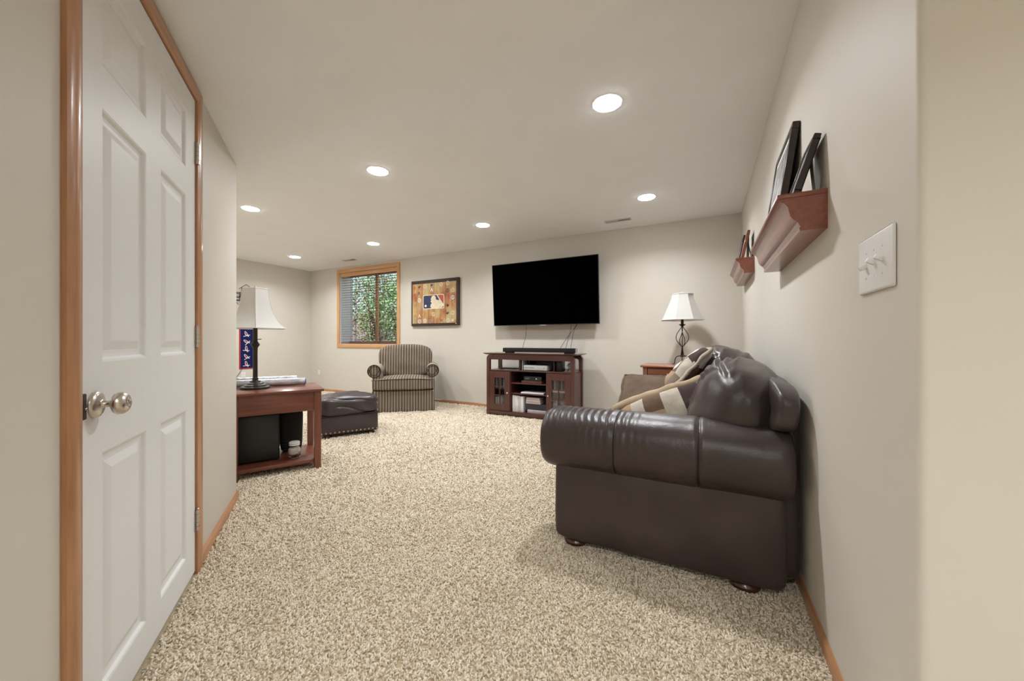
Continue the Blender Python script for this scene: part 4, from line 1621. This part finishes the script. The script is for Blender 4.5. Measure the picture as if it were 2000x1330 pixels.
def otf(p, u):
    d = .020 * nz((p.x * .8, p.y, p.z * 1.5), 5, 9) - .024 * math.exp(-(nz((p.x * .8 + p.z * 1.2, p.y * .8, p.z * 1.2), 5.5, 4) / .10) ** 2) * (.5 + .5 * nz(p, 4, 2))
    dome = .020 * (1 - u.x ** 2) * (1 - u.y ** 2) * max(0, u.z)
    return p + Vector((d * u.x * .5, d * u.y * 1.0, d * .9 * u.z + dome))


bm = bmesh.new()
add_puff(bm, (0, .245, .325), (.302, .270, .098), 5.5, 40, otf)
cu = obj('cushion', bm, LEATHER2, ot, angle=180)
bm = bmesh.new()
add_tube(bm, [(-.287, -.004, .240), (.287, -.004, .240), (.290, .25, .240), (.287, .50, .240), (-.287, .50, .240), (-.290, .25, .240)], .005, 6, closed=True)
obj('welt', bm, THREAD, cu)
nh_bm = bmesh.new()
add_lathe(nh_bm, [(.0095, 0), (.0086, .003), (.005, .0052), (.0008, .006)], 10, M=Matrix.Rotation(PI / 2, 4, 'X'))
nh = finish(nh_bm)
for k in range(14):
    obj('nailhead', nh, BRASS, ot, (-.270 + .0415 * k, 0.0, .068))
for k in range(12):
    obj('nailhead', nh, BRASS, ot, (.286, .022 + .0415 * k, .068), (0, 0, PI / 2))
for fx in (-.215, .215):
    for fy in (.07, .43):
        bm = bmesh.new()
        add_lathe(bm, [(.034, 0), (.046, .007), (.048, .020), (.042, .032), (.034, .050)], 20, (fx, fy, 0))
        obj('foot', bm, DARKWOOD, ot)

# ------------------------------------------------------------------ end table with lamp at the left
TZ = .638
TA = math.radians(-117.7)
lt = thing('cherry_end_table', 'cherry wood end table with open shelf behind the wall corner', 'table', (-2.69, 1.92, 0), TA)
TL, TDD = .62, .555
bm = bmesh.new()
add_box(bm, 0, TL, -TDD, 0, TZ - .020, TZ, .004, 2)
obj('tabletop', bm, CHERRY_X, lt)
for lx in (.018, TL - .068):
    for ly in (-.066, -TDD + .016):
        bm = bmesh.new()
        add_box(bm, lx, lx + .050, ly, ly + .050, 0, TZ - .020, .003, 1)
        for v in bm.verts:
            if v.co.z < .1:
                v.co.x = lx + .025 + (v.co.x - lx - .025) * .94
        obj('leg', bm, CHERRY_Z, lt)
box('front_apron', CHERRY_X, lt, .068, TL - .068, -.040, -.022, .470, TZ - .020, .001)
bm = bmesh.new()
add_box(bm, .068, TL - .068, -TDD + .022, -TDD + .040, .560, TZ - .020)
add_box(bm, .026, .044, -TDD + .066, -.066, .470, TZ - .020)
add_box(bm, TL - .044, TL - .026, -TDD + .066, -.066, .470, TZ - .020)
obj('side_apron', bm, CHERRY_X, lt)
box('lower_shelf', CHERRY_X, lt, .028, TL - .028, -TDD + .03, -.030, .058, .085, .002)


def on_left(x, d, z):
    """local table coordinates to the world: x along the front from the right corner, d depth"""
    return Vector((-2.69 + x * math.cos(TA) + d * math.sin(TA), 1.92 + x * math.sin(TA) - d * math.cos(TA), z))


sw = thing('subwoofer', 'large black subwoofer box on the end table shelf', 'speaker', on_left(0, 0, .085), TA)
box('cabinet', BLACKM, sw, .292, .580, -.50, -.168, .006, .368, .004)
box('grille', BLACK, sw, .300, .572, -.168, -.160, .016, .358, .004)
for fx in (.31, .56):
    for fy in (-.48, -.19):
        bm = bmesh.new()
        add_lathe(bm, [(.012, 0), (.012, .007)], 12, (fx, fy, 0))
        obj('foot', bm, BLACK, sw)
bb = thing('black_bin', 'black rounded canister standing behind the glass jar', 'canister', on_left(.198, .435, .085), TA)
bm = bmesh.new()
add_puff(bm, (0, 0, .180), (.085, .075, .180), 7, 12, lambda p, u: Vector((p.x * (1 + .05 * u.z), p.y, p.z)))
obj('body', bm, BLACKM, bb, angle=60)
bm = bmesh.new()
for k in range(4):
    add_box(bm, -.07, .07, .0745, .0775, .02 + k * .022, .024 + k * .022)
obj('rib', bm, BLACK, bb)

jr = thing('glass_jar', 'clear glass jar candle with white lid on the table shelf', 'jar', on_left(.193, .163, .085))
bm = bmesh.new()
add_lathe(bm, [(.036, .002), (.042, .008), (.045, .03), (.045, .075), (.040, .088), (.034, .094), (.034, .102)], 24, cap=False)
add_lathe(bm, [(.001, .002), (.036, .0015)], 24, cap=False)
obj('glass', bm, JARGLASS, jr)
bm = bmesh.new()
add_lathe(bm, [(.001, .030), (.038, .030), (.041, .034), (.041, .072), (.036, .080), (.001, .081)], 20, cap=False)
obj('candle_wax', bm, WAX, jr)
bm = bmesh.new()
add_lathe(bm, [(.036, .099), (.039, .100), (.039, .106), (.034, .109), (.036, .112), (.040, .116), (.038, .124), (.030, .128), (.001, .129)], 24)
obj('lid', bm, WHITEP, jr)
bm = bmesh.new()
add_tube(bm, [(.038 * math.cos(a), .038 * math.sin(a), .096 + .004 * math.sin(a * 2)) for a in [2 * PI * i / 20 for i in range(20)]], .0016, 5, closed=True)
add_tube(bm, [(.041, 0, .094), (.054, .004, .07), (.050, .008, .045), (.046, .01, .035)], .0016, 5)
add_tube(bm, [(.040 * math.cos(a), .040 * math.sin(a), .006 + .004 * math.sin(a * 3)) for a in [2 * PI * i / 20 for i in range(20)]], .002, 5, closed=True)
obj('wire_clasp', bm, NICKEL, jr)

ll = thing('bronze_lamp', 'bronze column table lamp with white bell shade behind the wall corner', 'lamp', (-3.172, 1.664, TZ))
bm = bmesh.new()
add_lathe(bm, [(.098, 0), (.100, .004), (.100, .014), (.094, .020), (.082, .024), (.080, .032), (.060, .038), (.056, .046), (.038, .052), (.034, .062), (.020, .070), (.018, .078)], 40)
obj('base', bm, LAMPBRONZE, ll, angle=30)
bm = bmesh.new()
add_lathe(bm, [(.018, .076), (.022, .080), (.022, .086), (.0165, .090), (.0155, .30), (.0165, .305), (.0165, .322), (.020, .330), (.030, .345), (.031, .352), (.024, .364), (.0175, .372), (.0160, .385), (.0150, .50)], 12)
obj('column', bm, LAMPBRONZE, ll, angle=30)
bm = bmesh.new()
add_tube(bm, [(-.036, -.018, .392), (.044, .022, .392)], .0028, 8)
obj('switch_bar', bm, IRON, ll)
ang = math.atan2(-1.664, 3.172)
panel_shade(ll, [(.228, .478), (.196, .505), (.168, .540), (.142, .585), (.122, .640), (.108, .700), (.098, .770), (.094, .790)], 6, ang + .02, (0, 0, 0))
pts = [ll.matrix_world.to_translation() if False else Vector((-3.172, 1.664, TZ)) + Vector((-.10, -.02, .004)), on_left(.54, .36, TZ + .004), on_left(.60, .35, TZ + .004)]
bm = bmesh.new()
add_tube(bm, pts, .003, 6)
tag(obj('lamp_cord', bm, BLACK), 'black cord trailing from the bronze lamp base', 'cord')


def roll(name, label, p0, p1, r, mat, capm, seed):
    t = thing(name, label, 'roll', p0, group='wrapped rolls on the end table')
    d = (p1 - p0)
    L = d.length
    M = d.to_track_quat('Z', 'Y').to_matrix().to_4x4()
    bm = bmesh.new()
    n, m = 20, 26
    prev = None
    for i in range(m + 1):
        ring = []
        for k in range(n):
            a = 2 * PI * k / n
            rr = r * (1 + .05 * nz((math.cos(a), math.sin(a), i * .35), 1.8, seed))
            ring.append(bm.verts.new(M @ Vector((rr * math.cos(a), rr * math.sin(a), L * i / m))))
        if prev:
            for k in range(n):
                bm.faces.new([prev[k], prev[(k + 1) % n], ring[(k + 1) % n], ring[k]])
        else:
            first = ring
        prev = ring
    bm.faces.new(prev)
    bm.faces.new(first[::-1])
    obj('wrapping', bm, mat, t, angle=60)
    bm = bmesh.new()
    add_lathe(bm, [(r * .55, -.004), (r * .80, -.006), (r * .80, .004), (r * .55, .004)], 18, M=M, cap=False)
    obj('core', bm, capm, t)
    return t


roll('paper_roll', 'film wrapped roll lying in front, with blue end', on_left(.095, .388, TZ + .031), on_left(.585, .462, TZ + .031), .030, FOIL2, BLUE, 1)
roll('paper_roll', 'fatter silver printed roll lying behind the film wrapped one', on_left(.150, .470, TZ + .039), on_left(.590, .536, TZ + .039), .037, FOIL, GREYP, 2)

# ------------------------------------------------------------------ end wall: banner, iron holder, outlets
bn = thing('pennant_banner', 'narrow navy banner with red border and red bird marks', 'banner', (XL + .004, 3.633, .519), PI / 2)
box('border', RED, bn, -.118, .118, -.004, 0, 0, .86, .001)
box('field', NAVY, bn, -.098, .098, -.0052, -.0035, .018, .842)
for k in range(6):
    z = .085 + k * .132
    rr_ = (.30, -.15, .45, -.40, .10, .35)[k]
    M = Matrix.Translation((0, -.0055, z)) @ Matrix.Rotation(rr_, 4, 'Y') @ Matrix.Scale(.82, 4)
    bm = bmesh.new()
    add_prism(bm, [(-.062, -.052), (-.056, -.062), (.066, -.016), (.062, -.004)], 'y', -.0012, 0, M=M)
    add_prism(bm, [(-.050, .050), (-.030, .060), (-.004, .036), (.030, -.012), (.050, -.046), (.040, -.052), (.004, -.034), (-.020, -.026), (-.040, .004)], 'y', -.0012, 0, M=M)
    a_ = obj('mark_outline', bm, WHITEF, bn, smooth=False)
    bm = bmesh.new()
    add_prism(bm, [(-.040, .046), (-.030, .050), (-.010, .030), (.014, -.004), (.004, -.018), (-.014, -.014), (-.030, .006)], 'y', -.0022, -.0010, M=M)
    obj('mark_fill', bm, RED, a_, smooth=False)

ih = thing('iron_wall_holder', 'black wrought iron wall holder above the lamp shade', 'wall decor', (XL + .004, 3.585, 1.62), PI / 2)
bm = bmesh.new()
add_tube(bm, [(-.045, -.03, .05), (-.045, -.03, .33), (.03, -.03, .385), (.10, -.03, .335)], .0055, 7)
add_tube(bm, [(.10, -.03, .335), (.085, -.03, .29), (.10, -.03, .265), (.118, -.03, .285), (.13, -.03, .32)], .005, 7)
add_tube(bm, [(-.045, -.03, .33), (-.080, -.03, .30)], .004, 6)
obj('hook_bar', bm, IRON, ih)
for zz, r in ((.215, .10), (.150, .10), (.090, .085)):
    bm = bmesh.new()
    add_tube(bm, [(-.11 + r * math.cos(a), -.11 + r * math.sin(a), zz) for a in [2 * PI * i / 24 for i in range(24)]], .0055, 6, closed=True)
    obj('hoop', bm, IRON, ih)
bm = bmesh.new()
for i in range(6):
    a = i * PI / 3
    add_tube(bm, [(-.11 + .10 * math.cos(a), -.11 + .10 * math.sin(a), .215), (-.11 + .10 * math.cos(a), -.11 + .10 * math.sin(a), .14), (-.11 + .08 * math.cos(a), -.11 + .08 * math.sin(a), .07), (-.11 + .03 * math.cos(a), -.11 + .03 * math.sin(a), .02)], .004, 5)
add_tube(bm, [(-.045, -.03, .20), (-.04, 0, .20)], .005, 6)
obj('basket_wires', bm, IRON, ih)


def outlet(loc, rz, label):
    t = thing('wall_outlet', label, 'outlet', loc, rz, group='wall outlets')
    box('plate', WHITEP, t, -.036, .036, -.006, 0, -.058, .058, .003)
    for dz in (-.022, .022):
        f = box('receptacle', WHITEP, t, -.016, .016, -.009, -.005, dz - .014, dz + .014, .003)
        bm = bmesh.new()
        for dx in (-.006, .006):
            add_box(bm, dx - .001, dx + .001, -.0094, -.0088, dz - .004, dz + .006)
        obj('slot', bm, BLACK, f)
    return t


outlet((-6.93, YF, .365), 0, 'white wall outlet on the far wall near the room corner')
outlet((XL, 3.58, .405), PI / 2, 'white wall outlet under the navy banner')
bm = bmesh.new()
add_tube(bm, [(XL + .02, 3.55, .52), (XL + .03, 3.50, .44), (XL + .02, 3.44, .36), (XL + .02, 3.42, .05)], .004, 6)
tag(obj('power_cable', bm, BLACK), 'thin dark cord running down the end wall under the banner', 'cord')

# ------------------------------------------------------------------ crown ledge shelves on the right wall
PROF = [(0, 0), (.072, 0), (.074, .010), (.070, .014), (.074, .020), (.078, .030), (.090, .040), (.098, .052), (.101, .066), (.104, .082), (.113, .096), (.124, .103), (.124, .109), (.131, .112), (.131, .128), (0, .128)]


def ledge(y0, y1, z0, label):
    t = thing('ledge_shelf', label, 'shelf', (XR, y0, z0), group='ledge shelves on the right wall')
    bm = bmesh.new()
    add_prism([bm][0], [(-p[0], p[1]) for p in PROF[:-2]] + [(-.131, .112), (0, .112)], 'y', 0, y1 - y0)
    obj('crown_moulding', bm, MAHOG_Y, t, angle=25)
    bm = bmesh.new()
    add_box(bm, -.133, 0, -.002, y1 - y0 + .002, .1125, .128, .002, 2)
    obj('shelf_board', bm, MAHOG_Y, t)
    return t


ledge(1.525, 2.380, 1.382, 'larger looking mahogany ledge shelf nearest the light switch')
ledge(3.575, 4.425, 1.573, 'mahogany ledge shelf farther along near the room corner')


def photo_frame(label, w, h, loc, lean, mat, bar=.022, th=.020, yaw=0.0, easel=False):
    """stands on its lower edge; faces local -y, width to local x"""
    t = thing('picture_frame', label, 'picture frame', loc, rot=(-lean, 0, -PI / 2 + yaw), group='picture frames on the ledge shelves')
    bm = bmesh.new()
    for a in ((-w / 2, w / 2, 0, bar), (-w / 2, w / 2, h - bar, h), (-w / 2, -w / 2 + bar, bar, h - bar), (w / 2 - bar, w / 2, bar, h - bar)):
        add_box(bm, a[0], a[1], -th / 2, th / 2, a[2], a[3], .002, 1)
    obj('frame', bm, mat, t)
    box('mat_board', MATTE, t, -w / 2 + bar, w / 2 - bar, -th / 2 + .005, -th / 2 + .007, bar, h - bar)
    box('photo', PHOTO, t, -w / 2 + bar * 2, w / 2 - bar * 2, -th / 2 + .003, -th / 2 + .005, bar * 2, h - bar * 2)
    box('backing', BLACKM, t, -w / 2 + bar * .5, w / 2 - bar * .5, th / 2 - .004, th / 2 + .002, bar * .5, h - bar * .5)
    if easel:
        L = h * .72
        M = Matrix.Translation((0, th / 2 + .002, h * .72)) @ Matrix.Rotation(math.radians(22), 4, 'X')
        bm = bmesh.new()
        add_box(bm, -.02, .02, -.001, .002, -L * 1.0, 0, M=M)
        obj('easel', bm, MATTE, t)
    return t


photo_frame('tall dark picture frame leaning on the near ledge shelf', .42, .425, (.272, 2.120, 1.5105), math.radians(8.0), FRAMEDK, .030, .026)
photo_frame('small dark picture frame at the near end of the near ledge shelf', .15, .205, (.268, 1.632, 1.5115), math.radians(17), FRAMEDK, .018, .020, 0.0, True)
photo_frame('dark picture frame on the far ledge shelf, behind the reddish one', .24, .29, (.262, 4.12, 1.7015), math.radians(10), FRAMEDK, .022)
photo_frame('reddish brown picture frame at the near end of the far ledge shelf', .20, .235, (.262, 3.71, 1.7015), math.radians(12), MAHOG_Y, .022, .020, 0.0, True)

# ------------------------------------------------------------------ light switch
swt = thing('light_switch', 'white three toggle light switch plate on the right wall', 'light switch', (XR, 1.135, 1.198), -PI / 2)
bm = bmesh.new()
add_box(bm, -.097, .097, -.0065, 0, -.0655, .0655, .005, 3)
obj('plate', bm, WHITEP, swt)
for k in range(3):
    dx = (k - 1) * .046
    M = Matrix.Translation((dx, -.006, 0)) @ Matrix.Rotation(math.radians((-28 if k != 0 else 28)), 4, 'X')
    bm = bmesh.new()
    add_box(bm, -.0045, .0045, -.015, .002, -.0055, .0055, .0015, 2, M=M)
    obj('toggle', bm, WHITEP, swt)
    for dz in (-.030, .030):
        bm = bmesh.new()
        add_lathe(bm, [(.0032, 0), (.0028, .0012), (.0005, .0016)], 10, M=Matrix.Translation((dx, -.0064, dz)) @ Matrix.Rotation(PI / 2, 4, 'X'))
        obj('screw', bm, WHITEP, swt)
